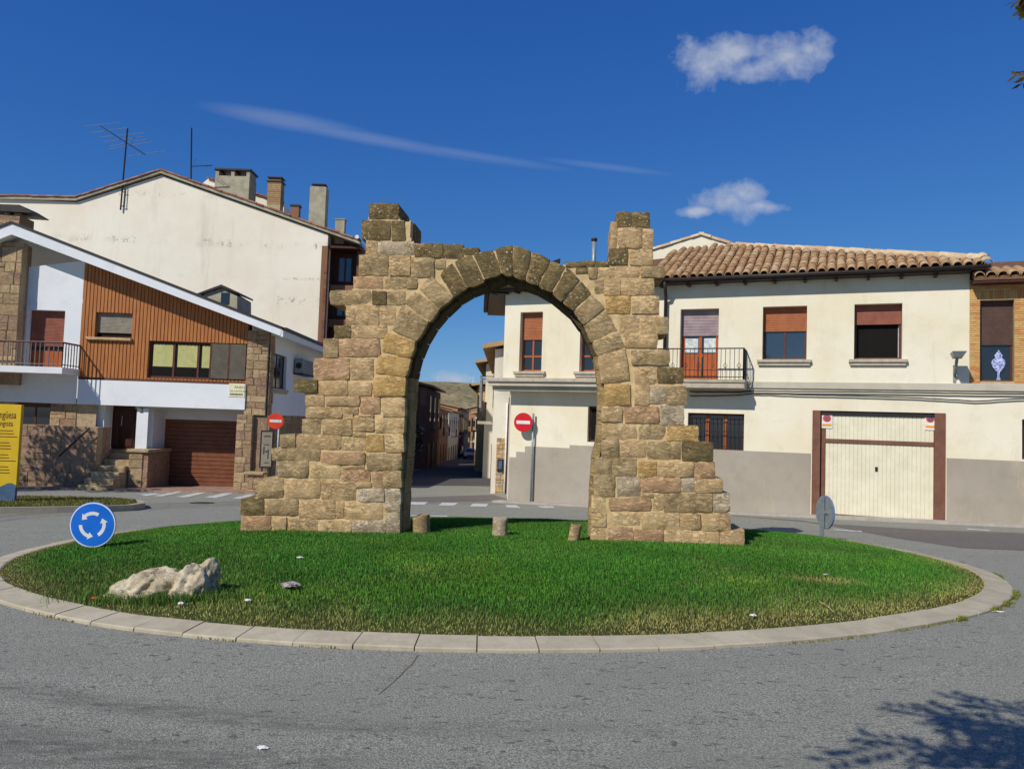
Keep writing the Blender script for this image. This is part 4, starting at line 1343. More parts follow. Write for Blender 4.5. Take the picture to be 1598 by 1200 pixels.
k = s0r + .3
while k < sE - .1:
    MB().box(R, k - .035, k + .035, z_eave - .2, z_eave - .13, -.05, .32).build('rafter', M['dark_wood'], rh); k += .75
k = -.3
while k < L2 - .3:
    MB().box(R2, k - .035, k + .035, z_eave - .2, z_eave - .137, -.05, .32).build('rafter', M['dark_wood'], rh); k += .75
MB().tube([R.w(s0r, z_eave - .05, .46), R.w(sR1 + .08, z_eave - .05, .46)], .045, 8).build('gutter', M['gutter'], rh, True)
MB().tube([R2.w(-.6, z_eave - .05, .46), R2.w(L2 + .1, z_eave - .05, .46)], .062, 8).build('gutter', M['gutter'], rh, True)
MB().tube([R.w(sB + .05, z_eave - .1, .44), R.w(sB + .05, z_eave - .3, .34), R.w(sB + .02, z_eave - .55, .1), R.w(sB + .02, z_str1 + .05, .1)], .05, 8).build('downpipe', M['gutter'], rh, True)
# eave along the street side
SX, SY0 = C.x - .55, C.y - .25
se_ = MB(); se_.hexa([V3 for V3 in [Vector((SX, SY0, z_eave - .12)), Vector((SX + 2.2, SY0 + .4, z_eave + .9)), Vector((SX + 2.2, 28.0, z_eave + .9)), Vector((SX - .2, 28.0, z_eave - .12))]] +
         [Vector((SX, SY0, z_eave)), Vector((SX + 2.2, SY0 + .4, z_eave + 1.02)), Vector((SX + 2.2, 28.0, z_eave + 1.02)), Vector((SX - .2, 28.0, z_eave))])
ser = se_.build('street_side_roof', M['gutter'], rh, fix=True)
yy = SY0 + .1
su = Vector((2.2, 0, 1.02)).normalized()
while yy < 28:
    for k in range(2): inst('roof_tile', T_STD, ser, basis(Vector((SX - .04 * (yy - SY0), yy, z_eave + .01)) + su * (k * .35 - .05), Vector((0, -1, 0)), su, Vector((0, -1, 0)).cross(su)))
    yy += .235
MB().tube([(SX - .04, SY0, z_eave - .06), (SX - .24, 28, z_eave - .06)], .06, 8).build('gutter', M['gutter'], rh, True)
MB().hexa([Vector((SX + .05, SY0 + .1, z_eave - .2)), Vector((C.x + .1, SY0 + .1, z_eave - .2)), Vector((C.x + .05, 28, z_eave - .2)), Vector((SX - .15, 28, z_eave - .2)),
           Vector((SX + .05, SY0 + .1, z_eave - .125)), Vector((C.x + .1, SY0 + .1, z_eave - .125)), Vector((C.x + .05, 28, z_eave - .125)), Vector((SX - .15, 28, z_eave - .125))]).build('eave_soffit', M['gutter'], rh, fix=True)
# raised gable behind the roof
gpl = [R.sz(*p, -3.9) for p in ((985, 408), (985, 398), (1018, 388), (1095, 364), (1168, 388), (1168, 400))]
MB().prism(R, gpl, -6.5, -3.9).build('rear_gable', M['cream'], rh, fix=True)
for a, b in ((1, 3), (4, 3)):
    tile_row(rh, R.w(*gpl[a], -3.95) + Vector((0, 0, -.06)), R.w(*gpl[b], -3.95) + Vector((0, 0, -.06)), T_RIDGE, .33, name='coping_tile')
# balcony
bD = .62
zb0, zb1 = R.sz(1120, 606, bD)[1], R.sz(1120, 595, bD)[1]
sb1 = R.sz(1162, 600, bD)[0]; sb0 = sb1 - 2.35
bal = MB().cbox(R, sb0, sb1, zb0, zb1 - .04, -.05, bD, .015).build('balcony', M['sill'], rh)
MB().cbox(R, sb0 - .02, sb1 + .02, zb1 - .04, zb1 + .05, -.04, bD + .03, .012).build('balcony_lip', M['cement'], bal)
zr = R.sz(1120, 543.5, bD)[1]
rails = [((sb0, bD - .05), (sb1 - .04, bD - .05)), ((sb1 - .04, bD - .05), (sb1 - .04, .02)), ((sb0, bD - .05), (sb0, .02))]
for (p, q) in rails:
    for zz, w in ((zr, .018), (zb1 + .30, .01), (zb1 + .12, .012)):
        MB().tube([R.w(p[0], zz, p[1]), R.w(q[0], zz, q[1])], w, 6).build('handrail', M['iron'], bal)
    n = max(3, round(math.dist(p, q) / .115))
    for k in range(n + 1):
        a = p[0] + (q[0] - p[0]) * k / n; dd = p[1] + (q[1] - p[1]) * k / n
        MB().tube([R.w(a, zb1 + .05, dd), R.w(a, zr, dd)], .008 if 0 < k < n else .02, 5).build('baluster', M['iron'], bal)
        if k % 3 == 1 and p[1] == q[1]:
            zz = zb1 + .42
            MB().tube([R.w(a, zz - .08, dd), R.w(a + .05, zz, dd), R.w(a, zz + .08, dd), R.w(a - .05, zz, dd), R.w(a, zz - .08, dd)], .008, 5).build('diamond', M['iron'], bal)
# wall floodlight, cables, flue
fl = thing('wall_floodlight', 'grey metal floodlight on a bent arm at the corner of the cream house', 'lamp', R.w(*R.sz(1490, 592), .0))
p0 = R.w(*R.sz(1489, 583), .03); ph = R.w(*R.sz(1494, 556, .5), .5)
MB().box(R, R.sz(1487, 590)[0], R.sz(1491.5, 590)[0], R.sz(1489, 596)[1], R.sz(1489, 570)[1], .002, .035).build('bracket', M['galv'], fl)
MB().tube([p0, p0 + R.n * .1, ph], .035, 8).build('arm', M['galv'], fl, True)
MB().hexa([ph + R.u * a + R.n * b + Vector((0, 0, c)) for a, b, c in ((-.09, .18, -.02), (.1, .18, -.02), (.1, -.12, -.05), (-.09, -.12, -.05), (-.13, .25, .1), (.17, .25, .1), (.17, -.2, .08), (-.13, -.2, .08))]).build('lamp_head', M['galv'], fl, fix=True)
def cable(px, off, r, label, fr=R):
    pts = []
    for (u, v) in px:
        pts.append(fr.w(*fr.sz(u, v, off), off))
    fine = []
    for a, b in zip(pts, pts[1:]):
        for k in range(6): fine.append(a.lerp(b, k / 6) + Vector((0, 0, .012 * noise.noise(a * 3 + Vector((k, 0, 0))))))
    fine.append(pts[-1])
    return top(MB().tube(fine, r, 6), 'wall_cable', M['cable'], label, 'cable', 'cables along the cream house', smooth=True)
cable([(1076, 611), (1150, 612), (1175, 610), (1240, 611), (1330, 611.5), (1430, 613), (1500, 614), (1598, 615), (1640, 616)], .07, .02, 'thick black cable just under the string course of the cream house')
cable([(1076, 618), (1150, 617), (1180, 613.5), (1240, 616), (1330, 618), (1430, 621), (1470, 623), (1520, 626), (1598, 622), (1640, 621)], .06, .017, 'lower sagging black cable along the cream house wall')
fp = ray(927, 390); q = CAMP + fp * (24.5 / fp.y)
flue = MB(); flue.tube([Vector((q.x, q.y, q.z - 1.2)), Vector((q.x, q.y, q.z + .28))], .07, 10)
flue_o = thing('flue_pipe', 'shiny metal flue pipe rising behind the arch from the cream house roof', 'chimney', (q.x, q.y, q.z - 1.2))
flue.build('pipe', M['galv'], flue_o, True)
MB().tube([Vector((q.x, q.y, q.z + .29)), Vector((q.x, q.y, q.z + .37))], .10, 10).build('cap', M['gutter'], flue_o, True)

# ------------------------------------------------------------------ brick house at the right edge
bh = thing('brick_house', 'narrow yellow brick house with brown shutter at the right edge', 'house', R.w(sE + 1, R.ground(sE + 1)))
bw = R.rect(1529.5, 468, 1583, 595)
z_be = R.sz(1560, 431, .4)[1]
MB().box(R, sE + .01, sG, z_str1 + .002, z_be, -.4, -.012)
mbk = MB(); holes_wall(mbk, R, sE - .002, sG, z_str1 + .003, z_be, [bw], .25, d=-.01); mbk.build('wall', M['brick_m'], bh)
bh_w = window(R, bh, bw, .2, 'brown_frame', 'glass', 0, 'shut_d', .55, None, .05, .05, d=-.01)
bz, row = z_str1 + .006, 0
ph_ = .0535
me_b = {}
def brick(a0, a1, z0, z1):
    k = (round(a1 - a0, 3), round(z1 - z0, 3))
    if k not in me_b:
        f0 = Fr((0, 0, 0), R.u)
        me_b[k] = MB().cbox(f0, 0, a1 - a0, 0, z1 - z0, -.02, .006, .004).mesh('brick', M['brick_y'], Vector((0, 0, 0)))
    p = R.w(a0, z0, random.uniform(-.006, .0))
    inst('brick', me_b[k], bh, Matrix.Translation(p))
z_lin = bw[3] + .02
while bz < z_be - ph_:
    segs = [(sE + .015, bw[0] - .005), (bw[1] + .005, bw[1] + .65)] if bz < z_lin else [(sE + .015, bw[1] + .65)]
    if z_lin <= bz < z_lin + .2:
        a = segs[0][0]
        while a < segs[0][1]:
            brick(a, a + .05, z_lin, z_lin + .2); a += .058
        bz = z_lin + .208; continue
    for s0, s1 in segs:
        a = s0 - (row % 2) * .1
        while a < s1 - .01:
            b0, b1 = max(a, s0), min(a + .2, s1)
            if b1 - b0 > .03: brick(b0, b1, bz, bz + ph_ - .009)
            a += .21
    bz += ph_; row += 1
rb = MB(); pz = [R.w(sE + .05, z_be + .02, .4), R.w(sG, z_be + .02, .4), R.w(sG, z_be + .9, -2.4), R.w(sE + .05, z_be + .9, -2.4)]
rb.hexa([p - Vector((0, 0, .1)) for p in pz] + pz)
brf = rb.build('roof', M['tile_bed'], bh, fix=True)
MB().box(R, sE + .03, sG, z_be - .14, z_be - .085, -.005, .38).build('eave_board', M['dark_wood'], bh)
bU = (-R.n * 2.8 + Vector((0, 0, .88))).normalized(); bN = R.u.cross(bU)
k = sE + .15
while k < sE + 1.9:
    for j in range(3): inst('roof_tile', T_STD, brf, basis(R.w(k, z_be + .03, .42) + bU * (j * .35 - .04), R.u, bU, bN))
    k += .235
MB().box(R, sE + .003, sE + .45, z_be - .1, z_eave - .03, -1.2, -.03).build('roof_infill', M['dark_wood'], bh)
# porcelain vase in the window
vz = bw[2] + .03
vc = R.w((bw[0] + bw[1]) / 2 + .06, vz, -.185)
vs, fs = [], []
prof = [(.0, .05), (.03, .06), (.1, .03), (.22, .03), (.27, .09), (.36, .15), (.46, .19), (.54, .17), (.6, .10), (.64, .09), (.67, .11), (.72, .07), (.78, .03), (.82, .0)]
vo = thing('porcelain_vase', 'blue and white porcelain vase standing in the brick house window', 'vase', vc)
mv = MB(); mv.tube([vc + Vector((0, 0, h * .9)) for h, r in prof], [max(.002, r * .8) for h, r in prof], 16)
for v in mv.v:
    o = v - vc; dd = o.dot(R.n); v -= R.n * dd * .93
mv.build('body', M['vase'], vo, True)
M['brick_p'] = tile_mat('pale_brown_brick', rgb(178, 148, 110), rgb(158, 128, 92), rgb(146, 108, 78), .7)

# ================================================================== CHALET HOUSE ON THE LEFT
D1 = 26.8
LF = Fr((-12.0, D1, 0), (1, .0))
lh = thing('chalet_house', 'white chalet with timber cladding, sloping white fascia and russet garage door', 'house', (-12, D1, G(-12, D1)))
gl = G(-12, D1) + .06
def P(px, py, off=0.0): return LF.sz(px, py, off)
# roof with deep overhang
OV = .76
fa = [P(*p, OV) for p in ((-160, 419), (18, 349), (441, 514))]
fb = [P(*p, OV) for p in ((-160, 436), (18, 366), (437, 524))]
rk = MB(); rk.prism(LF, [fa[0], fa[1], fa[2], fb[2], fb[1], fb[0]], OV - .12, OV)
lrf = rk.build('roof_fascia', M['white'], lh, fix=True)
up_ = [(a, z + .05) for a, z in fa]
lo_ = [(a, z - .03) for a, z in fb]
r2 = MB(); r2.prism(LF, [(fa[0][0], fa[0][1] - .04), (fa[1][0], fa[1][1] - .04), (fa[2][0], fa[2][1] - .04), (fb[2][0], fb[2][1] + .03), (fb[1][0], fb[1][1] + .03), (fb[0][0], fb[0][1] + .03)], -7.6, OV - .121)
roofL = r2.build('roof', M['white'], lh, fix=True)
r3 = MB()
for k in (0, 1):
    a, b = fa[k], fa[k + 1]
    r3.prism(LF, [(a[0], a[1] + .002 - .04 * (k == 9)), (b[0], b[1] + .002), (b[0], b[1] + .085), (a[0], a[1] + .085)], -7.7, OV + .04)
    r3.build('roof_covering', M['gutter'], lh, fix=True); r3 = MB()
# right eave: side gutter
sx = fa[2][0]
MB().box(LF, sx - .02, sx + .12, fa[2][1] - .02, fa[2][1] + .07, -7.7, OV - .02).build('gutter', M['gutter'], lh)
MB().box(LF, sx - .06, sx + .02, fb[2][1] - .03, fa[2][1] - .03, -7.6, OV - .01).build('side_fascia', M['white'], lh)
# walls (upper floor)
def roofz(a): # underside of roof at s
    return float(np.interp(a, [fb[0][0], fb[1][0], fb[2][0]], [fb[0][1], fb[1][1], fb[2][1]])) + .035
z_bt, z_bb = P(250, 594)[1], P(250, 635)[1]        # white band top and bottom
sW0, sW1, sW2, sW3 = P(28, 480)[0], P(128, 480)[0], P(385, 560)[0], P(419, 560)[0]
door = LF.rect(40, 484, 99, 580)
def wall_under_roof(mb, a0, a1, z0, holes, d=0.0, dep=.2, n=6):
    """Rectangular part with holes plus a sloping top strip."""
    zt = min(roofz(a0), roofz(a1)) - .02
    holes_wall(mb, LF, a0, a1, z0, zt, holes, dep, d)
    mb.add([LF.w(a0, zt, d), LF.w(a1, zt, d), LF.w(a1, roofz(a1) + .02, d), LF.w(a0, roofz(a0) + .02, d)], [(0, 1, 2, 3)])
mb = MB(); wall_under_roof(mb, P(-150, 480)[0], sW1, z_bb, [door], dep=.3); mb.build('white_wall', M['white'], lh)
w = window(LF, lh, door, .26, 'brown_frame', 'glass', 1, 'shut_b', .58, None, .07, .05, name='balcony_door')
MB().box(LF, door[0] + .07, door[1] - .07, door[2] + .04, door[2] + .75, -.275, -.252).build('panel', M['door_wood'], w)
# timber cladding, one board after another, round the windows
w1, w2 = LF.rect(147, 488, 205, 527), LF.rect(231, 534, 384, 592)
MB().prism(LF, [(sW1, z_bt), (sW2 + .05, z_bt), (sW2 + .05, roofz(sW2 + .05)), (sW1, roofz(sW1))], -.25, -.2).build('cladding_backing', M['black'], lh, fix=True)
a = sW1
pw = (sW2 - sW1) / 46
for k in range(46):
    a0, a1 = sW1 + k * pw + .006, sW1 + (k + 1) * pw - .006
    mid = (a0 + a1) / 2
    cuts = [h for h in (w1, w2) if h[0] < mid < h[1]]
    spans, z = [], z_bt
    for h in sorted(cuts, key=lambda q: q[2]):
        spans.append((z, h[2])); z = h[3]
    spans.append((z, None))
    for q0, q1 in spans:
        if q1 is not None and q1 - q0 < .03: continue
        t0, t1 = (q1, q1) if q1 is not None else (roofz(a0), roofz(a1))
        m_ = MB(); dd = random.uniform(-.003, .003)
        c = .012
        vs = [LF.w(a0, q0, -.2), LF.w(a1, q0, -.2), LF.w(a1, t1, -.2), LF.w(a0, t0, -.2),
              LF.w(a0, q0, -.014 + dd), LF.w(a1, q0, -.014 + dd), LF.w(a1, t1, -.014 + dd), LF.w(a0, t0, -.014 + dd),
              LF.w(a0 + c, q0, dd), LF.w(a1 - c, q0, dd), LF.w(a1 - c, t1, dd), LF.w(a0 + c, t0, dd)]
        fs = [(8, 9, 10, 11), (4, 5, 9, 8), (5, 6, 10, 9), (6, 7, 11, 10), (7, 4, 8, 11), (0, 1, 5, 4), (1, 2, 6, 5), (2, 3, 7, 6), (3, 0, 4, 7)]
        m_.add(vs, fs); m_.build('plank', M['plank'], lh)
window(LF, lh, w1, .17, 'brown_frame', 'black', 0, 'shut_g', .8, None, .05, .05)
MB().cbox(LF, w1[0] - .22, w1[1] + .06, w1[2] - .11, w1[2] - .01, -.05, .12, .02).build('window_sill', M['st_t'], lh)
ww = window(LF, lh, w2, .10, 'brown_frame', 'black', 3, None, .4, None, .075)
ed = [w2[0] + (w2[1] - w2[0]) * k / 4 for k in range(5)]
for k in range(3):
    MB().box(LF, ed[k] + .12, ed[k + 1] - .05, w2[2] + (w2[3] - w2[2]) * .32, w2[3] - .1, -.13, -.117).build('blind', M['blind'], ww)
MB().box(LF, w2[0] + (w2[1] - w2[0]) * .635, w2[1] - .03, w2[2] + .05, w2[3] - .02, -.06, -.03).build('insect_screen', M['mesh'], ww)
q_ = w2[0] + (w2[1] - w2[0]) * .82
MB().box(LF, q_ - .03, q_ + .03, w2[2] + .05, w2[3] - .02, -.03, -.022).build('screen_bar', M['brown_frame'], ww)
MB().box(LF, w2[0] + (w2[1] - w2[0]) * .625, w2[0] + (w2[1] - w2[0]) * .638, w2[2] + .03, w2[3] - .01, -.06, -.02).build('screen_bar', M['brown_frame'], ww)
MB().box(LF, sW1 + .03, sW2 + .02, z_bt - .05, z_bt + .035, -.2, .02).build('cladding_skirt', M['brown_frame'], lh)
# stone pillar at the far left, proud of the wall
ashlar(LF, P(-70, 500, .45)[0], P(29, 470, .45)[0], P(10, 600, .45)[1], roofz(P(10, 400)[0]) + .05, .4, lh, ['hs1', 'hs3', 'hs2'], (.3, .55), (.35, .7))
MB().box(LF, P(-70, 500, .45)[0], P(29, 470, .45)[0], P(10, 600, .45)[1], roofz(P(10, 400)[0]), -.1, .12).build('pillar_core', M['hs2'], lh)
# white band above the ground floor
MB().box(LF, P(121, 610, .1)[0], P(383, 610, .1)[0], z_bb, z_bt - .055, -.35, .1).build('white_band', M['white'], lh)
# stone corner pillar
zc1 = roofz(sW3)
ashlar(LF, sW2 + .01, P(418, 560, .06)[0], P(400, 648)[1], zc1 - .01, .03, lh, ['hs1', 'hs2', 'hs3'], (.2, .36), (.2, .45))
ashlar(LF, P(367, 700, .12)[0], P(392, 700, .12)[0], gl - .3, P(380, 647, .12)[1], .1, lh, ['hs1', 'hs2', 'hs3'], (.22, .4), (.2, .42))
MB().box(LF, P(392, 700, .0)[0], P(418, 700, .0)[0], gl - .3, P(400, 648)[1], -.6, -.04).build('pillar_return', M['hs2'], lh)
# ground floor: recess with entrance and garage
zg1 = P(300, 641, -.2)[1]
GD = -1.3
sGa0, sGa1 = P(243, 700, GD)[0], P(369, 700, GD)[0]
zgt = P(300, 655, GD)[1]
gdo = ribbed(LF, sGa0, sGa1, gl - .05, zgt, GD, .15, .02, False, .22).build('garage_door', M['gar_red'], lh)
MB().box(LF, sGa0 - .02, sGa1 + .4, zgt, z_bb + .3, GD - .1, GD + .05).build('garage_lintel', M['white'], lh)
MB().box(LF, P(211, 660, -.15)[0], P(383, 640, -.15)[0], zg1, z_bb - .004, -1.25, -.1).build('porch_beam', M['band'], lh)
pil = MB().box(LF, P(211, 660)[0], P(229, 660)[0], P(220, 702)[1], zg1 + .02, GD, -.08).build('door_pier', M['white'], lh)
MB().box(LF, P(229.2, 660)[0] - .02, P(232, 660)[0], gl - .1, zg1 - .003, GD - .05, -.35).build('garage_side_wall', M['white'], lh)
text(LF, pil, '2', P(216.5, 643)[0], P(217, 644)[1], -.07, .26, M['s_black'], 'house_number')
# entrance
ed0, ed1 = P(163, 660, -.9)[0], P(211, 660, -.9)[0]
zd0 = P(190, 702, -.5)[1]
edr = MB().box(LF, ed0, ed1, zd0, z_bb + .1, -1.0, -.9).build('entrance_door', M['dark_wood'], lh)
for q in (.0, .5):
    MB().cbox(LF, ed0 + .08 + q * (ed1 - ed0), ed0 + (q + .5) * (ed1 - ed0) - .05, zd0 + .1, z_bb - .15, -.91, -.87, .02).build('leaf', M['dark_wood'], edr)
MB().tube([LF.w((ed0 + ed1) / 2 + .1, zd0 + .85, -.82), LF.w((ed0 + ed1) / 2 + .12, zd0 + 1.2, -.82)], .018, 6).build('handle', M['galv'], edr)
MB().box(LF, P(148, 660, -.3)[0], P(162, 660, -.3)[0], zd0 - .1, z_bb + .05, -1.0, -.3).build('door_pier', M['white'], lh)
MB().box(LF, ed0 - .3, P(212, 660)[0], zd0 - .8, zd0, -1.6, -.45).build('landing', M['hs3'], lh)
# steps and newel
st0, st1 = P(158, 720, .4)[0], P(202, 720, .4)[0]
ns = 6
for k in range(ns):
    z1 = gl - .05 + (zd0 - gl + .05) * (k + 1) / (ns + .6)
    MB().cbox(LF, st0 + .004 * k, st1 - .004 * k, gl - .3 - .004 * k, z1, -.6 - .004 * k, 1.75 - k * .36, .015).build('step', M['hs3'], lh)
nw0, nw1 = P(200, 720, .55)[0], P(237, 720, .2)[0]
ashlar(LF, nw0, P(222, 720, .55)[0], gl - .2, P(210, 706, .55)[1], .5, lh, ['hs3', 'hs1'], (.3, .45), (.5, .6))
MB().box(LF, nw0 + .02, nw1, gl - .2, P(210, 706, .5)[1] - .01, -1.2, .49).build('stair_wall', M['hs2'], lh)
MB().cbox(LF, nw0 - .06, nw1 + .05, P(210, 706, .55)[1], P(210, 701, .55)[1], -1.2, .6, .02).build('coping', M['hs3'], lh)
# ground floor left: stone wall with window, lower garden wall and stair flank
wlw = LF.rect(22, 604, 76, 664)
mb = MB(); holes_wall(mb, LF, P(-150, 620)[0], P(149, 620)[0], gl - .3, z_bb + .2, [wlw], .3, -.12); mb.build('ground_floor_wall', M['grout'], lh)
window(LF, lh, wlw, .16, 'brown_frame', 'glass', 1, 'shut_d', .52, None, .06, d=-.1)
z_gw = P(80, 664, .8)[1]
for (x0, x1) in ((-60, 21), (77, 118)):
    ashlar(LF, P(x0, 630)[0], P(x1, 630)[0], P(50, 668)[1], z_bb + .15, -.118, lh, ['hs1', 'hs3', 'hs2'], (.28, .4), (.3, .55), back=False)
ashlar(LF, P(-60, 710, .8)[0], P(150, 710, .8)[0], gl - .2, z_gw, .75, lh, ['hs1', 'hs2', 'hs2'], (.26, .42), (.3, .8))
MB().box(LF, P(-60, 710, .8)[0], P(150, 710, .8)[0] - .02, gl - .2, z_gw - .005, -.1, .46).build('stair_flank_core', M['hs2'], lh)
MB().tube([LF.w(*P(92, 712, 1.0), 1.0), LF.w(*P(140, 668, 1.0), 1.0)], .03, 6).build('stair_handrail', M['iron'], lh)
ashlar(LF, P(118, 640, -.3)[0], P(148, 640, -.3)[0], P(130, 668, -.3)[1], z_bb + .1, -.3, lh, ['hs1', 'hs2'], (.3, .45), (.3, .6))
# balcony
BD = 1.05
zq0, zq1 = P(60, 582, BD)[1], P(60, 572, BD)[1]
sb = P(97, 575, BD)[0]; sbl = P(-220, 575, BD)[0]
balc = MB().box(LF, sbl, sb, zq0, zq1, -.02, BD).build('balcony', M['white'], lh)
zrl = P(60, 533.5, BD)[1]
for p, q in (((sbl, BD - .03), (sb - .03, BD - .03)), ((sb - .03, BD - .03), (sb - .03, .02))):
    for zz, r in ((zrl, .032), (zq1 + .09, .018)):
        MB().tube([LF.w(p[0], zz, p[1]), LF.w(q[0], zz, q[1])], r, 6).build('handrail', M['brown_frame' if r > .02 else 'rail'], balc)
    n = round(math.dist(p, q) / .155)
    for k in range(n + 1):
        aa, dd = p[0] + (q[0] - p[0]) * k / n, p[1] + (q[1] - p[1]) * k / n
        if LF.w(aa, 0, dd).x / (D1 - dd) < -.72: continue
        MB().box(LF, aa - .013, aa + .013, zq1 + .002, zrl, dd - .013, dd + .013).build('baluster', M['rail'], balc)
# side wall running back
sK = P(419, 600)[0]
cK = LF.w(sK, 0, -.02)
LS = Fr(cK, (0, 1))
zsw = fb[2][1] + .0
sw = LS.rect(424, 553, 447, 607)
mb = MB(); holes_wall(mb, LS, 0, 7.4, gl - .6, zsw + .25, [sw], .2); mb.build('side_wall', M['white'], lh)
window(LS, lh, sw, .1, 'brown_frame', 'glass', 1, None, .4, .06, .06)
zst = LS.sz(440, 648)[1]
ashlar(LS, .0, 6.5, gl - .4, zst, .002, lh, ['hs2', 'hs1'], (.3, .42), (.4, .8), back=False)
ashlar(LS, .0, .45, zst, zsw + .1, .002, lh, ['hs2', 'hs1'], (.25, .4), (.25, .5), back=False)
# rear and left closing walls
MB().box(LF, P(-150, 500)[0], sK, gl - .5, zsw + .1, -7.5, -7.4).build('rear_wall', M['white'], lh)
# chimney and dormer on the roof
cf = Fr((-12, D1 + 2.0, 0), (1, 0))
c0, c1 = cf.sz(-30, 340)[0], cf.sz(31, 340)[0]
zt1 = cf.sz(20, 330)[1]
chm = MB().box(cf, c0 + .02, c1 - .02, zt1 - 2.2, zt1 - .15, -.9, -.02).build('chimney', M['hs2'], lh)
ashlar(cf, c0, c1, zt1 - 1.5, zt1 - .35, -.015, chm, ['hs3', 'hs1'], (.25, .4), (.4, .7), back=False)
for aa in (c0 + .1, (c0 + c1) / 2 + .1, c1 - .25):
    MB().box(cf, aa, aa + .2, zt1 - .36, zt1 - .05, -.5, -.04).build('chimney_vent_post', M['hs1'], chm)
ca, cb, cc_ = cf.sz(-30, 322), cf.sz(33, 321), cf.sz(53, 333)
MB().prism(cf, [(ca[0], zt1), cf.sz(50, 333.5), cc_, cb, (ca[0], cb[1])], -1.0, .1).build('chimney_cap', M['gutter'], chm, fix=True)
df = Fr((-12, D1 + 2.6, 0), (1, 0))
dm = [df.sz(*p) for p in ((318, 490), (318, 459), (347, 448), (370, 462), (370, 490))]
dr = MB().prism(df, dm, -1.6, 0).build('dormer', M['cement'], lh, fix=True)
q = df.rect(345, 457, 358, 475)
MB().box(df, q[0], q[1], q[2], q[3], -.05, .02).build('dormer_window', M['glass'], dr)
da, db, dc = df.sz(308, 462), df.sz(347, 446.5), df.sz(372, 459)
MB().prism(df, [da, (db[0], db[1] - .06), dc, (dc[0], dc[1] + .07), (db[0], db[1] + .04), (da[0], da[1] + .07)], -1.7, .12).build('dormer_roof', M['gutter'], dr, fix=True)
# plaque
plq = LF.rect(357, 598.5, 382, 619.5, .11)
po = thing('street_plaque', 'small cream street name plaque on the white band of the chalet', 'sign', LF.w((plq[0] + plq[1]) / 2, plq[2], .105))
MB().cbox(LF, plq[0], plq[1], plq[2], plq[3], .102, .118, .004).build('plate', M['s_cream'], po)
text(LF, po, 'PASEO', plq[0] + .2, plq[3] - .17, .119, .12, M['s_black'])
text(LF, po, 'DE CANTOLAGUA', plq[0] + .06, plq[3] - .29, .119, .075, M['s_black'])
for k in range(9): 
    MB().box(LF, plq[0] + .06 + k * .05, plq[0] + .095 + k * .05, plq[2] + .06, plq[2] + .12, .118, .121).build('lettering', M['s_black'], po)
# air conditioner on the side wall
ar = LS.rect(458, 562, 478, 584)
ac = thing('air_conditioner', 'small grey air conditioner hung on the white side wall of the chalet', 'air conditioner', LS.w((ar[0] + ar[1]) / 2, ar[2], .2))
MB().cbox(LS, ar[0], ar[1], ar[2], ar[3], .05, .38, .02).build('casing', M['galv'], ac)
for k in range(5):
    zz = ar[2] + (ar[3] - ar[2]) * (k + .8) / 6
    MB().box(LS, ar[0] + .05, ar[1] - .05, zz, zz + .03, .375, .39).build('grille_slat', M['iron'], ac)
MB().disc(LS.w(ar[0] - .005, (ar[2] + ar[3]) / 2, .2), LS.u, .12, .02, 16).build('fan_grille', M['iron'], ac)
MB().box(LS, ar[0], ar[1], ar[2] - .06, ar[2] - .005, .002, .4).build('bracket', M['iron'], ac)
# notice board by the side wall
bf = Fr((-9.0, D1 - .35, 0), (1, .12))
br_ = bf.rect(408, 674, 424, 728)
nb = thing('notice_board', 'narrow framed white notice with paper greyed for shade beside the chalet corner', 'notice board', bf.w((br_[0] + br_[1]) / 2, gl, 0))
MB().box(bf, br_[0] - .05, br_[1] + .05, br_[2] - .05, br_[3] + .05, -.06, 0).build('frame', M['iron'], nb)
MB().box(bf, br_[0], br_[1], br_[2], br_[3], .0, .012).build('poster', M['shut_g'], nb)  # white paper coloured grey to paint in the shade on it
for a_, b_, c_, d_ in ((.15, .85, .86, .89), (.2, .75, .62, .64), (.2, .3, .35, .58), (.62, .72, .22, .5), (.3, .8, .1, .12), (.35, .6, .42, .45)):
    MB().box(bf, br_[0] + (br_[1] - br_[0]) * a_, br_[0] + (br_[1] - br_[0]) * b_, br_[2] + (br_[3] - br_[2]) * c_, br_[2] + (br_[3] - br_[2]) * d_, .012, .016).build('print', M['s_black'], nb)
for aa in (br_[0] + .02, br_[1] - .05): MB().box(bf, aa, aa + .05, gl - .2, br_[2] - .05, -.05, -.01).build('post', M['iron'], nb)
# low stone bench pier in front of the garage pillar
bp = LF.rect(386, 738, 407, 766, .9)
bn = thing('stone_pedestal', 'low stone pedestal with a flat slab in front of the garage pillar', 'pedestal', LF.w((bp[0] + bp[1]) / 2, gl, .9))
ashlar(LF, bp[0], bp[1], gl - .15, bp[3] - .06, .9, bn, ['hs3', 'hs1'], (.25, .35), (.2, .3))
MB().cbox(LF, bp[0] - .1, bp[1] + .1, bp[3] - .06, bp[3] + .03, .45, 1.02, .015).build('slab', M['hs3'], bn)

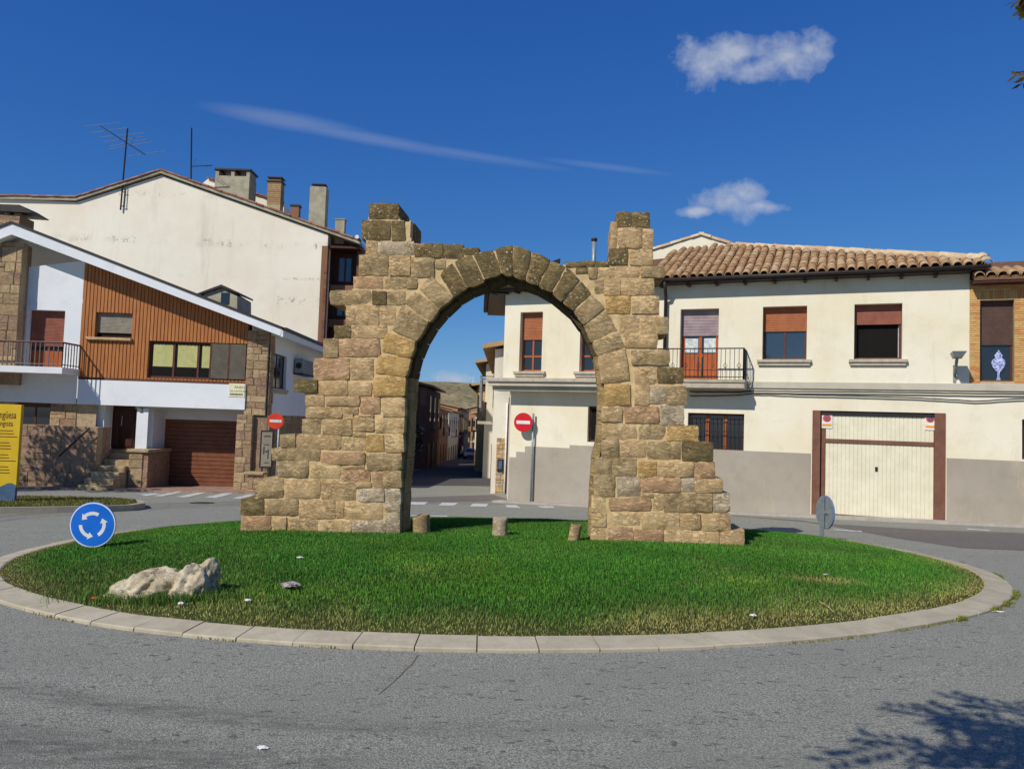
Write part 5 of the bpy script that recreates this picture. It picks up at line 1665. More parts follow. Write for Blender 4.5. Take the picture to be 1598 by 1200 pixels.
# ================================================================== BIG GABLE BUILDING BEHIND
D2 = 34.8
GF = Fr((-14, D2, 0), (1, 0))
gb = thing('gable_building', 'tall cream rendered gable wall with tiled roof and several chimneys', 'house', (-14, D2, G(-14, D2)))
g = lambda x, y, o=0.0: GF.sz(x, y, o)
zbase = G(-14, D2) - .5
outl = [g(-140, 310), g(0, 310), g(120, 316), g(252, 274), g(512, 366)]
MB().prism(GF, [(outl[0][0], zbase), (outl[4][0], zbase), outl[4], outl[3], outl[2], outl[1], outl[0]], -.6, 0).build('gable_wall', M['gable'], gb, fix=True)
sr_ = outl[4][0]
eave = g(564, 385)
vg = [g(-140, 304), g(120, 309.5), g(252, 267), g(562, 377)]
for a, b in zip(vg, vg[1:]):
    MB().prism(GF, [(a[0], a[1] - .14), (b[0], b[1] - .14), (b[0], b[1]), (a[0], a[1])], -21, .14).build('roof', M['cement'], gb, fix=True)
for k, (a, b) in enumerate(zip(vg, vg[1:])):
    for dd, up in ((.1, .0), (-.12, .01)):
        p, q = GF.w(a[0], a[1] + up, dd), GF.w(b[0], b[1] + up, dd)
        if k == 2: p, q = q, p
        tile_row(gb, p, q, T_RED, .33, name='verge_tile')
# side wall and glazed bay towards the street
MB().box(GF, sr_ - .25, sr_ + .02, zbase, g(510, 384)[1], -.3, .016).build('brick_edge', M['brick_b'], gb)
zb_ = zbase
for k in range(60):
    MB().box(GF, sr_ - .1, sr_ + .025, zb_ + 2.0 + k * .135, zb_ + 2.12 + k * .135, -.2, .03).build('brick', M['brick_b'], gb)
se = g(566, 450, -1.1)[0]
MB().box(GF, sr_ - 2.5, se - .03, zbase, g(530, 381)[1], -20.5, -1.3).build('bay_back_wall', M['brick_b'], gb)
MB().box(GF, se - .25, se, zbase, g(530, 381)[1], -20.5, -.7).build('bay_corner', M['brick_b'], gb)
zz_ = [g(530, y, -1.1)[1] for y in (384, 447, 459, 500, 512, 560)]
for k in (0, 2, 4):
    MB().box(GF, sr_ + .02, se - .26, zz_[k + 1], zz_[k], -1.25 - .0, -1.1).build('bay_panel', M['dark_wood'], gb)
    wv = window(GF, gb, (sr_ + .25, se - .5, zz_[k + 1] + .15, zz_[k] - .5), .0, 'dark_wood', 'glass_b', 1, None, .4, None, .08, d=-1.06)
for k in (1, 3):
    MB().box(GF, sr_ + .02, se - .015, zz_[k + 1], zz_[k], -1.29, -.76).build('bay_floor', M['brick_b'], gb)
MB().disc(GF.w(*g(558, 371, .1), .1), (0, 1, 0), .09, .3, 12).build('gutter_end', M['s_white'], gb)
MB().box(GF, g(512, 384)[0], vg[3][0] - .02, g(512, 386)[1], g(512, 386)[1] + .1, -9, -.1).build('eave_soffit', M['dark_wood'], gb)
def chimney(x0, y0, x1, y1, back, dep, mat, cap, label):
    f = Fr((-14, D2 + back, 0), (1, 0))
    a0, zt = f.sz(x0, y0); a1, zb0 = f.sz(x1, y1)
    c = MB().box(f, a0, a1, zb0 - .6, zt - cap, -dep, 0).build('chimney', M[mat], gb)
    return f, c, a0, a1, zt, zb0
f, c, a0, a1, zt, zb0 = chimney(336, 274, 388, 304, 1.6, 1.0, 'cement', 0, '')
for aa in (a0, (a0 + a1) / 2 - .08, a1 - .16): MB().box(f, aa, aa + .16, zt, zt + .26, -.9, -.02).build('cap_post', M['cement'], c)
MB().cbox(f, a0 - .05, a1 + .06, zt + .26, zt + .36, -1.05, .05, .02).build('cap_slab', M['gutter'], c)
f, c, a0, a1, zt, zb0 = chimney(418.5, 284, 437.5, 313, 2.2, .5, 'brick_m', 0, '')
for k in range(11):
    zq = zt - .02 - k * .1
    MB().cbox(f, a0 - .012, a1 + .012, zq - .085, zq, -.51, .012, .01).build('brick_course', M['brick_p'], c)
MB().cbox(f, a0 - .06, a1 + .06, zt, zt + .06, -.56, .06, .01).build('cap_slab', M['gutter'], c)
MB().box(f, a0 + .03, a1 - .03, zt + .06, zt + .2, -.47, -.03).build('cowl', M['brick_b'], c)
MB().cbox(f, a0 - .04, a1 + .04, zt + .2, zt + .26, -.54, .04, .01).build('cap_slab', M['gutter'], c)
f, c, a0, a1, zt, zb0 = chimney(454, 322, 466, 336, 1.4, .3, 'brick_b', 0, '')
MB().cbox(f, a0 - .04, a1 + .04, zt, zt + .08, -.34, .04, .01).build('cap_slab', M['gutter'], c)
f, c, a0, a1, zt, zb0 = chimney(484, 291, 506.5, 347, .7, .55, 'cement', 0, '')
MB().box(f, a0 + .12, a1 - .12, zt, zt + .1, -.45, -.1).build('cowl', M['gutter'], c)
MB().cbox(f, a0 + .05, a1 - .05, zt + .1, zt + .16, -.5, -.05, .01).build('cap_slab', M['gutter'], c)
f, c, a0, a1, zt, zb0 = chimney(523.5, 343, 537, 361, .6, .35, 'cement', 0, '')
MB().cbox(f, a0 - .03, a1 + .03, zt, zt + .05, -.4, .03, .01).build('cap_slab', M['cement'], c)
# red dormer roof behind
f = Fr((-14, D2 + 4, 0), (1, 0))
dp = [f.sz(*p) for p in ((300, 300), (325, 279), (443, 318), (443, 335), (300, 335))]
rd = MB().prism(f, dp, -3, 0).build('rear_dormer', M['gable'], gb, fix=True)
tile_row(gb, f.w(*dp[2], .05), f.w(*dp[1], .05), T_RED, .33, name='dormer_tile')
# antennas
def antenna(name, label, base, top_, boom0, boom1, els, fr):
    o = thing(name, label, 'antenna', fr.w(*fr.sz(*base, .1), .1))
    P_ = lambda p, off=.1: fr.w(*fr.sz(*p, off), off)
    MB().tube([P_(base), P_(top_)], .035, 6).build('mast', M['iron'], o)
    MB().tube([P_(boom0), P_(boom1)], .022, 6).build('boom', M['iron'], o)
    for (p, q) in els: MB().tube([P_(p), P_(q, -.2)], .012, 5).build('element', M['galv'], o)
    return o
an = antenna('roof_antenna', 'large television antenna on a mast fixed to the gable wall', (188, 328), (199, 201), (157, 197), (227, 242),
        [((129, 198), (186, 192)), ((140, 208), (199, 200)), ((153, 215), (226, 208)), ((162, 222), (223, 214)), ((170, 233), (236, 222)), ((200, 244), (257, 236)), ((172, 229), (228, 218))], GF)
P_ = lambda p: GF.w(*GF.sz(*p, .1), .1)
MB().tube([P_((193, 323)), P_((196, 280))], .02, 5).build('brace', M['iron'], an)
for y_ in (322, 300, 283): MB().tube([P_((188.5 + (328 - y_) * .08, y_)), P_((194.5 + (328 - y_) * .06, y_))], .02, 5).build('brace', M['iron'], an)
f = Fr((-14, D2 + 1.0, 0), (1, 0))
antenna('aerial', 'thin aerial with small side antenna on the gable roof', (298, 285), (299, 200), (297, 260), (331, 258.5),
        [((303, 249), (306, 262)), ((306, 262), (303, 270)), ((303, 249), (308, 250)), ((322, 256), (323, 263)), ((327, 256), (328, 262))], f)

# ================================================================== STREET BEHIND THE ARCH
M['tan'] = plaster('tan_plaster', rgb(166, 130, 100), rgb(148, 116, 88), rgb(118, 92, 72))
M['ochre'] = plaster('ochre_plaster', rgb(206, 178, 124), rgb(190, 160, 108), rgb(150, 126, 90))
M['rose'] = plaster('rose_plaster', rgb(140, 104, 86), rgb(122, 90, 74), rgb(100, 76, 62))
M['offw'] = plaster('off_white_plaster', rgb(226, 220, 204), rgb(214, 206, 188), rgb(176, 168, 150))
def street_house(name, label, x0, x1, y0, y1, ze, wall, side, roof_h=1.0, floors=2, gable=False, over=.45):
    """Terraced house; side = +1 when its street front faces right, -1 left."""
    zg = min(G(x0, y0), G(x1, y1)) - .6
    o = thing(name, label, 'house', ((x0 + x1) / 2, (y0 + y1) / 2, zg + .6), 'houses lining the narrow street')
    F0 = Fr((x0, y0, 0), (1, 0))
    MB().box(F0, 0, x1 - x0, zg, ze, -(y1 - y0), 0).build('wall', M[wall], o)
    W = x1 - x0
    if gable:
        MB().prism(F0, [(0, ze - .001), (W, ze - .001), (W / 2, ze + roof_h)], -(y1 - y0) + .02, -.01).build('gable', M[wall], o, fix=True)
        rp = [(-over, ze - over * roof_h / (W / 2)), (W / 2, ze + roof_h), (W + over, ze - over * roof_h / (W / 2)), (W + over, ze - over * roof_h / (W / 2) + .16), (W / 2, ze + roof_h + .16), (-over, ze - over * roof_h / (W / 2) + .16)]
    else:
        if side > 0: rp = [(-over, ze + roof_h), (W + over, ze), (W + over, ze + .16), (-over, ze + roof_h + .16)]
        else: rp = [(-over, ze), (W + over, ze + roof_h), (W + over, ze + roof_h + .16), (-over, ze + .16)]
        lo = (0, ze + roof_h * .9) if side > 0 else (W, ze + roof_h * .9)
        MB().prism(F0, [(0, ze - .001), (W, ze - .001), lo], -(y1 - y0) + .02, -.01).build('gable', M[wall], o, fix=True)
    rf = MB().prism(F0, rp, -(y1 - y0) - .1, over * .7).build('roof', M['tile'], o, fix=True)
    # eave tiles along the end facing the square
    ea = rp[0] if side < 0 else rp[1] if not gable else rp[2]
    # openings on the street front
    fx = x1 if side > 0 else x0
    Sf = Fr((fx, y0 if side > 0 else y1, 0), (0, 1) if side > 0 else (0, -1))
    n = max(1, int((y1 - y0) / 3.2)); fh = (ze - zg - .6) / floors
    for k in range(n):
        s = (y1 - y0) * (k + .5) / n
        for f_ in range(floors):
            z0 = zg + .6 + f_ * fh
            if f_ == 0:
                w_ = MB().box(Sf, s - .5, s + .5, zg + .5, z0 + 2.1, -.1, .05).build('door', M[random.choice(['dark_wood', 'door_wood', 'shut_d'])], o)
            else:
                w_ = MB().box(Sf, s - .5, s + .5, z0 + .6, z0 + fh - .5, -.1, .04).build('window', M[random.choice(['brown_frame', 'shut_b', 's_white'])], o)
                MB().box(Sf, s - .4, s + .4, z0 + .7, z0 + fh - .6, .0, .06).build('pane', M['glass'], w_)
                if (k + f_) % 2 == 0:
                    b_ = MB().box(Sf, s - .8, s + .8, z0 + .05, z0 + .16, 0, .6).build('balcony', M['sill'], o)
                    for q in range(9): MB().box(Sf, s - .78 + q * .19, s - .76 + q * .19, z0 + .16, z0 + 1.05, .55, .58).build('baluster', M['iron'], b_)
                    MB().box(Sf, s - .8, s + .8, z0 + 1.05, z0 + 1.09, .53, .59).build('handrail', M['iron'], b_)
    return o, F0, Sf, zg
# left row
A, FA, SA, zA = street_house('street_house', 'first house on the left of the street, tan end wall and dark eave', -12.5, -6.1, 56, 66, 4.1, 'rose', 1, 1.5)
q = FA.rect(656, 606, 666, 632)
MB().box(FA, q[0], q[1], q[2], q[3], .0, .03).build('end_panel', M['tan'], A)
street_house('street_house', 'low dark house behind the first one on the left of the street', -14, -7.3, 66.2, 90, 3.0, 'tan', 1, 1.4)
Wt, FW, SW, zW = street_house('street_house', 'white house with sloping tiled gable on the left of the street', -15.5, -7.4, 92, 110, 2.9, 'offw', 1, 2.2)
street_house('street_house', 'rose plastered house beyond the white one on the left', -16, -8.4, 110.2, 138, 3.1, 'rose', 1, 1.5)
street_house('street_house', 'tan house near the far end of the street on the left', -17, -9.6, 138.2, 176, 4.3, 'tan', 1, 1.6)
# end of the street
En, FE, SE_, zE = street_house('street_house', 'brown house closing the far end of the street', -13.5, -8.4, 190, 204, 4.4, 'tan', -1, 1.6, 3)
for k in range(4):
    for f_ in range(3):
        w_ = MB().box(FE, .6 + k * 1.2, 1.2 + k * 1.2, zE + 1.4 + f_ * 2.7, zE + 2.9 + f_ * 2.7, -.05, .06).build('window', M['brown_frame'], En)
        MB().box(FE, .68 + k * 1.2, 1.12 + k * 1.2, zE + 1.5 + f_ * 2.7, zE + 2.8 + f_ * 2.7, .0, .09).build('pane', M['glass'], w_)
street_house('street_house', 'ochre house beside the brown one at the far end of the street', -8.3, -4.5, 188, 202, 2.6, 'ochre', -1, 1.4, 3)
# right row
H1, F1, S1, z1_ = street_house('street_house', 'pale house with stone-clad corner just behind the cream corner house', -.66, 5, 28.25, 42, 4.35, 'offw', -1, 1.3)
cl = F1.rect(773.5, 683, 790, 768)
ashlar(F1, cl[0], cl[1] + .3, z1_, cl[3], .012, H1, ['st_y', 'st_w', 'st_t'], (.1, .22), (.1, .3), back=False, proud=(.005, .03))
MB().tube([F1.w(F1.sz(794, 700)[0], z1_ + .3, .1), F1.w(F1.sz(794, 700)[0], 2.6, .1)], .06, 8).build('downpipe', M['brown_frame'], H1, True)
MB().tube([F1.w(F1.sz(789.5, 700)[0], z1_ + .3, .06), F1.w(F1.sz(789.5, 700)[0], 2.4, .06)], .035, 8).build('drainpipe', M['s_white'], H1, True)
q = F1.rect(777, 717, 784, 735, .03)
mbx = thing('meter_box', 'small dark meter box with pale face on the stone-clad house corner', 'meter box', F1.w((q[0] + q[1]) / 2, q[2], .05))
MB().cbox(F1, q[0] - .02, q[1] + .02, q[2] - .02, q[3] + .02, .03, .1, .02).build('casing', M['iron'], mbx)
MB().box(F1, q[0] + .02, q[1] - .02, q[2] + .08, q[3] - .04, .1, .108).build('face', M['s_slate'], mbx)
street_house('street_house', 'cream house with projecting tiled eave on the right of the street', -1.45, 5, 42.2, 54, 4.9, 'cream', -1, 1.3, 2, False, .6)
street_house('street_house', 'ochre house further down on the right of the street', -2.4, 4, 54.2, 78, 4.2, 'ochre', -1, 1.3, 2, False, .6)
street_house('street_house', 'off-white house in the middle of the right row of the street', -3.6, 4, 78.2, 112, 2.6, 'offw', -1, 1.3)
street_house('street_house', 'last rose house of the right row of the street', -5.0, 3, 112.2, 160, 2.0, 'rose', -1, 1.2)
# washing hung out on the pale house
lf = Fr((-.66, 28.5, 0), (0, -1))
ln = thing('hanging_laundry', 'striped white and violet washing hung on the pale house beside the cream house', 'laundry', (-.9, 29.5, 1.4))
M['cloth_v'] = simple('violet_cloth', rgb(120, 110, 168), rgb(100, 92, 150), 6, .9, .1)
for k, (a, b, mt) in enumerate(((-1.7, -1.35, 'curtain'), (-1.3, -1.05, 'cloth_v'), (-1.0, -.7, 'curtain'), (-.65, -.4, 'cloth_v'), (-.35, -.12, 'curtain'))):
    m_ = MB(); vs = []
    for i in range(6):
        for j in range(2):
            vs.append(lf.w(a + (b - a) * i / 5, 3.35 - j * (1.15 + .1 * (k % 2)), .5 + .04 * math.sin(i * 2 + k)))
    m_.add(vs, [(2 * i, 2 * i + 1, 2 * i + 3, 2 * i + 2) for i in range(5)]); m_.build('garment', M[mt], ln, True)
MB().tube([lf.w(-1.8, 3.36, .5), lf.w(.1, 3.36, .5)], .012, 5).build('clothes_line', M['iron'], ln)
for aa in (-1.78, .05): MB().tube([lf.w(aa, 3.36, 0), lf.w(aa, 3.36, .52)], .015, 5).build('line_bracket', M['iron'], ln)
# flowering balcony plant on the first left house
def leaf_cloud(name, centers, n, size, cols, par=None, seed=3, sq=(1, 1, 1)):
    r = np.random.default_rng(seed); V, Fc, mi = [], [], []
    for (c, rad) in centers:
        for _ in range(n):
            d = r.normal(size=3); d /= np.linalg.norm(d); d *= rad * r.random() ** .4
            p = np.array(c) + d * np.array(sq)
            u = r.normal(size=3); u /= np.linalg.norm(u); w = np.cross(u, r.normal(size=3)); w /= np.linalg.norm(w)
            s = size * r.uniform(.6, 1.3); k = len(V)
            V += [p - u * s, p + w * s * .35, p + u * s, p - w * s * .35]; Fc.append((k, k + 1, k + 2, k + 3)); mi.append(int(r.integers(len(cols))))
    base = wpos(par) if par else Vector((0, 0, 0))
    me = bpy.data.meshes.new(name); me.from_pydata([tuple(Vector(v) - base) for v in V], [], Fc)
    for c in cols: me.materials.append(M[c])
    me.polygons.foreach_set('material_index', mi)
    o = bpy.data.objects.new(name, me); COL.objects.link(o)
    if par: o.parent = par
    return o
def leaf_mat(name, c):
    t = NT(name)
    col = t.mix(t.ramp(t.noise(6, 4), .35, .65), c, sc_(c, .6))
    tr = t.n.new('ShaderNodeBsdfTranslucent'); t.l.new(col, tr.inputs[0])
    t.out(col, .5, .3)
    mx_ = t.n.new('ShaderNodeMixShader'); mx_.inputs[0].default_value = .3
    t.l.new(t.b.outputs[0], mx_.inputs[1]); t.l.new(tr.outputs[0], mx_.inputs[2])
    t.l.new(mx_.outputs[0], t.n['Material Output'].inputs['Surface'])
    return t.m
M['leaf_a'] = leaf_mat('green_leaf', rgb(74, 104, 44)); M['leaf_b'] = leaf_mat('dark_green_leaf', rgb(50, 76, 34)); M['leaf_c'] = leaf_mat('yellowing_leaf', rgb(150, 128, 40)); M['leaf_d'] = leaf_mat('brown_leaf', rgb(96, 66, 30))
M['bark'] = simple('tree_bark', rgb(96, 82, 66), rgb(70, 60, 48), 14, .95, .8, 30)
pl = thing('climbing_plant', 'flowering climber on the end wall of the first left street house', 'plant', (-7.0, 55.6, -1.7))
leaf_cloud('foliage', [((-7.35, 55.7, 2.0), .7), ((-7.0, 55.7, 1.0), .7), ((-6.8, 55.7, -.1), .6)], 160, .12, ['leaf_b', 'leaf_a', 'curtain'], pl, 5, (1, .35, 1))
MB().tube([(-7.1, 55.8, -2.2), (-7.0, 55.75, 0), (-7.2, 55.75, 1.8)], .04, 5).build('stem', M['bark'], pl)
# van and car in the street
def vehicle(name, label, cat, x, y, yaw, L, W, Hh, mat, boxy):
    z = G(x, y)
    o = thing(name, label, cat, (x, y, z))
    f = Fr((x - math.cos(yaw) * W / 2, y - math.sin(yaw) * W / 2, 0), (math.cos(yaw), math.sin(yaw)))
    # side profile extruded across the width: profile in (depth, height)
    pr = [(0, .3), (.05, .8), (.9, 1.05), (1.5, Hh), (L - .15, Hh * .98), (L, .9), (L, .3)] if boxy else [(0, .3), (.03, .7), (1.1, .9), (1.8, Hh), (3.1, Hh), (L - .25, .95), (L, .8), (L, .3)]
    n = len(pr); vs = []
    for a in (0, W):
        for d, h in pr: 
            ins = .1 if h > 1.0 else 0
            vs.append(f.w(a + (ins if a == 0 else -ins), z + h, -d))
    fs = [tuple(range(n)), tuple(range(2 * n - 1, n - 1, -1))] + [(i, i + n, (i + 1) % n + n, (i + 1) % n) for i in range(n)]
    m_ = MB(); m_.add(vs, fs); m_.build('body', M[mat], o, fix=True)
    def slab(p, q, i0, i1, nm, mt, off=.01):
        (d0, h0), (d1, h1) = p, q
        nn = Vector((0, 0, 1)) * .012 + f.n * .012
        MB().add([f.w(i0, z + h0, -d0) + nn, f.w(i1, z + h0, -d0) + nn, f.w(i1 - .05, z + h1, -d1) + nn, f.w(i0 + .05, z + h1, -d1) + nn], [(0, 1, 2, 3)]).build(nm, M[mt], o)
    slab((pr[2][0] + .05, pr[2][1] + .04), (pr[3][0] - .08, pr[3][1] - .08), .14, W - .14, 'windscreen', 'glass')
    for a in (.1, W - .4): MB().cbox(f, a, a + .3, z + .6, z + .75, -.2, .0, .01).build('headlight', M['s_white'], o)
    MB().box(f, .45, W - .45, z + .45, z + .6, -.2, .012).build('grille', M['iron'], o)
    MB().box(f, -.01, W + .01, z + .28, z + .42, -.3, .03).build('bumper', M['iron'], o)
    for sx in (0, W):
        for d in (.75, L - .8):
            MB().tube([f.w(sx - .1, z + .31, -d), f.w(sx + .1, z + .31, -d)], .31, 14).build('wheel', M['iron'], o, True, 40)
        MB().box(f, sx - .012, sx + .012, z + 1.0, z + Hh - .2, -L * .75, -L * .42).build('side_window', M['glass'], o)
vehicle('parked_van', 'small white van parked far down the shaded street on the left', 'van', -9.0, 130, 0, 4.3, 1.75, 1.85, 's_white', True)
vehicle('parked_car', 'pale car parked on the right side far down the street', 'car', -5.3, 104, 0, 4.1, 1.7, 1.45, 'galv', False)
# wind turbines on the hill
for u, v, lab in ((683, 604, 'tiny white wind turbine on the hill, left of the pair'), (738, 604, 'tiny white wind turbine on the hill, right of the pair')):
    d = ray(u, v); yb = 1320; xb = d.x / d.y * yb; z0 = EYE + d.z / d.y * yb - 6; zt = EYE + (ray(u, v - 14).z / d.y) * yb
    o = thing('wind_turbine', lab, 'wind turbine', (xb, yb, z0), 'wind turbines on the hill')
    MB().tube([(xb, yb, z0), (xb, yb, zt)], [.9, .5], 8).build('tower', M['s_white'], o)
    MB().box(Fr((xb, yb, 0), (1, 0)), -.6, .6, zt - .6, zt + .6, -3, 1).build('nacelle', M['s_white'], o)
    for k in range(3):
        a = k * 2.094 + .5
        MB().tube([(xb, yb - 1.4, zt), (xb + math.sin(a) * 7, yb - 1.4, zt + math.cos(a) * 7)], [.4, .12], 5).build('blade', M['s_white'], o)

# ================================================================== PAVEMENTS AND MARKINGS
def slab_strip(name, pts, h, mat, parent=None, kind='structure'):
    """Raised pavement: outline (x, y), top h above the ground, with a vertical edge."""
    bm = bmesh.new()
    f = bm.faces.new([bm.verts.new((p[0], p[1], 0)) for p in pts]); f.normal_update()
    if f.normal.z < 0: f.normal_flip()
    k = math.floor(min(p[1] for p in pts))
    while k < max(p[1] for p in pts):
        bmesh.ops.bisect_plane(bm, geom=bm.verts[:] + bm.edges[:] + bm.faces[:], plane_co=(0, k, 0), plane_no=(0, 1, 0)); k += 1.0
    bd = [e for e in bm.edges if e.is_boundary]
    r = bmesh.ops.extrude_edge_only(bm, edges=bd)
    low = {v for v in r['geom'] if isinstance(v, bmesh.types.BMVert)}
    for v in bm.verts: v.co.z = G(v.co.x, v.co.y) + (h if v not in low else -.1)
    bmesh.ops.recalc_face_normals(bm, faces=bm.faces)
    me = bpy.data.meshes.new(name); bm.to_mesh(me); bm.free(); me.materials.append(mat)
    o = bpy.data.objects.new(name, me); COL.objects.link(o)
    if parent: o.parent = parent
    return tag(o, None, None, None, kind)
ov = lambda fr, s, d: tuple(fr.w(s, 0, d)[:2])
slab_strip('pavement', [ov(R, sB - .3, .5), ov(R, sG, .5), ov(R, sG, -.05), ov(R, sB - .3, -.05)], .07, M['pave'])
slab_strip('pavement', [ov(R2, sC - .3, .1), ov(R2, L2 + .1, .4), ov(R2, L2 + .1, -.45), ov(R2, sC - .3, -.45)], .06, M['pave'])
slab_strip('block_paving', [(-24, D1 - 1.5), (-8.2, D1 - 1.7), (-7.7, D1 + .6), (-8.7, D1 + 1.5), (-24, D1 + 1.5)], .05, M['paver'])
slab_strip('street_pavement', [(-7.5, 37), (-6.7, 37), (-6.9, 56), (-6.2, 56.2), (-7.4, 56.2)], .1, M['pave'])
M['road_shade'] = asphalt('shade_dark_asphalt', rgb(92, 90, 88), 0)  # asphalt colour darkened to paint in the shade of the street
sheet('street_shade_sheet', [(-4.9, 32.4), (-.75, 33.6), (-.75, 42), (-1.5, 54), (-2.5, 78), (-3.7, 112), (-5.1, 160), (-5, 186), (-10, 186), (-9.6, 140), (-8.4, 112), (-7.4, 90), (-6.2, 58), (-6.4, 38)], .004, M['road_shade'], road)  # dark sheet over the road, deepens the street shade by colour
# newer asphalt in front of the garage
sheet('asphalt_patch', gp((1085, 800), (1300, 818), (1450, 827), (1598, 832), (1800, 842), (1800, 872), (1598, 859), (1500, 855), (1400, 840), (1250, 812)), .004, M['road_dark'], road)
sheet('asphalt_patch', gp((640, 776), (770, 772), (800, 781), (640, 784)), .004, M['road_dark'], road)
for q in [((215, 772), (240, 770), (252, 771), (228, 774)), ((238, 774), (272, 768), (284, 768), (252, 775)), ((274, 775.5), (308, 769), (322, 769), (290, 776.5)), ((318, 776.5), (350, 769.5), (364, 770), (336, 777.5)), ((362, 778), (388, 771.5), (398, 772), (378, 779)),
          ((641, 783.5), (668, 783.5), (662, 788), (636, 788)), ((690, 784.5), (715, 785), (708, 789.5), (684, 789)), ((738, 786), (762, 786.5), (759, 791), (733, 790.5)), ((788, 788), (806, 788.5), (813, 793), (791, 792)), ((838, 790), (862, 790), (866, 793), (846, 793)),
          ((642, 804), (700, 805), (698, 806.5), (640, 805.5)), ((1300, 826), (1345, 829), (1345, 830.5), (1300, 827.5)), ((1510, 825), (1545, 827.5), (1544, 829), (1509, 826.5))]:
    sheet('road_marking', gp(*q), .008, M['paint'], road)
for q in [((716, 724), (760, 723), (760, 725), (716, 726)), ((733, 713), (758, 713), (758, 714.5), (733, 714.5)), ((740, 731), (761, 731), (761, 733), (740, 733)), ((741, 714.5), (743, 714.5), (743, 723), (741, 723))]:
    sheet('road_marking', gp(*q), .008, M['paint'], road)
# crack across the road and worn patches
ck = [(652, 1022), (643, 1036), (632, 1046), (622, 1056), (612, 1066), (601, 1075), (590, 1084)]
cpts = [on_ground(*p) for p in ck]
lft, rgt = [], []
for i, p in enumerate(cpts):
    w = .0035 * (1 - i / 8) + .0015
    lft.append((p.x - w, p.y + random.uniform(-.01, .01))); rgt.append((p.x + w, p.y))
sheet('road_crack', lft + rgt[::-1], .003, M['joint'], road)
# manhole covers
def manhole(u, v, r, label):
    p = on_ground(u, v)
    o = thing('manhole_cover', label, 'manhole cover', p)
    n = Vector((-.012, .03, 1)).normalized()
    MB().disc(p + n * .004, n, r, .012, 24).build('frame', M['iron'], o)
    MB().disc(p + n * .008, n, r * .86, .012, 24).build('lid', M['gutter'], o)
manhole(1400, 863, .3, 'round iron manhole cover in the road right of the island')
manhole(315, 785, .3, 'round iron manhole cover in the road before the chalet garage')
# grass verge at the left with its kerb
vo = gp((-420, 800), (-150, 803), (0, 802), (90, 800.5), (160, 799), (205, 797), (226, 793.5), (222, 789), (195, 786.5), (120, 783.5), (0, 782), (-200, 781), (-420, 781))
cxv = sum(p[0] for p in vo) / len(vo); cyv = sum(p[1] for p in vo) / len(vo)
slab_strip('verge_kerb', vo, .13, M['kerb'])
vin = []
for i, p in enumerate(vo):
    a, b = Vector(vo[i - 1]), Vector(vo[(i + 1) % len(vo)])
    t = (b - a).normalized(); nn = Vector((-t.y, t.x))
    if nn.dot(Vector((cxv, cyv)) - Vector(p)) < 0: nn = -nn
    vin.append(tuple(Vector(p) + nn * .16))
sheet('verge', vin, .136, mound.data.materials[0], None, kind='structure')
_sv = np.array(vin)
n = 26000
X = RNG.uniform(_sv[:, 0].min(), _sv[:, 0].max(), n); Y = RNG.uniform(_sv[:, 1].min(), _sv[:, 1].max(), n)
ins = np.zeros(n, bool)
for i in range(len(_sv)):
    a, b = _sv[i], _sv[(i + 1) % len(_sv)]
    with np.errstate(divide='ignore', invalid='ignore'):
        ins ^= ((a[1] > Y) != (b[1] > Y)) & (X < (b[0] - a[0]) * (Y - a[1]) / (b[1] - a[1]) + a[0])
X, Y = X[ins], Y[ins]
gq = RNG.random((len(X), 1))
blades('verge_grass', X, Y, np_G(X, Y) + .136, RNG.uniform(.02, .06, len(X)), np.full(len(X), .014), (L3(92, 110, 44) * (1 - gq) + L3(150, 136, 74) * gq).astype(np.float32) * RNG.uniform(.6, 1.2, (len(X), 1)).astype(np.float32))
# yellow information panel
tp = on_ground(8, 792); 
tf = Fr((tp.x, tp.y, 0), (1, .06))
zt0 = G(tp.x, tp.y) + .1
t1, t0 = tf.sz(29.5, 700)[0], tf.sz(-24, 700)[0]
ztop, zmid = tf.sz(12, 631)[1], tf.sz(12, 761)[1]
to = thing('information_panel', 'tall yellow information panel with a slate blue foot at the left edge', 'sign', (tp.x, tp.y, zt0))
MB().cbox(tf, t0, t1, zmid, ztop, -.09, 0, .008).build('panel', M['s_yellow'], to)
foot = [(t0, zt0 - .1), (t1 - .03, zt0 - .1), (t1 - .02, zmid - .002), (t0, zmid - .002)]
MB().prism(tf, foot, -.088, -.001).build('foot', M['s_slate'], to, fix=True)
wav = [(t0 + .01, zmid)] + [(t1 - .01 - (t1 - t0) * k / 8 * .98, zmid + .06 + .05 * math.sin(k * 1.1)) for k in range(8)] + [(t0 + .01, zmid + .08)]
wav = [(t0 + .01, zmid), (t1 - .01, zmid)] + wav[1:]
MB().prism(tf, wav, -.01, .003).build('wave_print', M['s_slate'], to, fix=True)
ta, tz = tf.sz(-9.5, 652)
text(tf, to, 'Sangüesa', ta, tz, .002, .235, M['s_text'], sx=.56)
ta, tz = tf.sz(-9.5, 664)
text(tf, to, 'Zangoza', ta, tz, .002, .17, M['s_text'], sx=.7)
for k in range(15):
    zz = tf.sz(10, 672 + k * 4.7)[1]
    if k % 4 == 3: continue
    MB().box(tf, t0 + .1, t0 + random.uniform(.5, .68), zz - .008, zz + .008, .0, .004).build('text_line', M['s_text'], to)

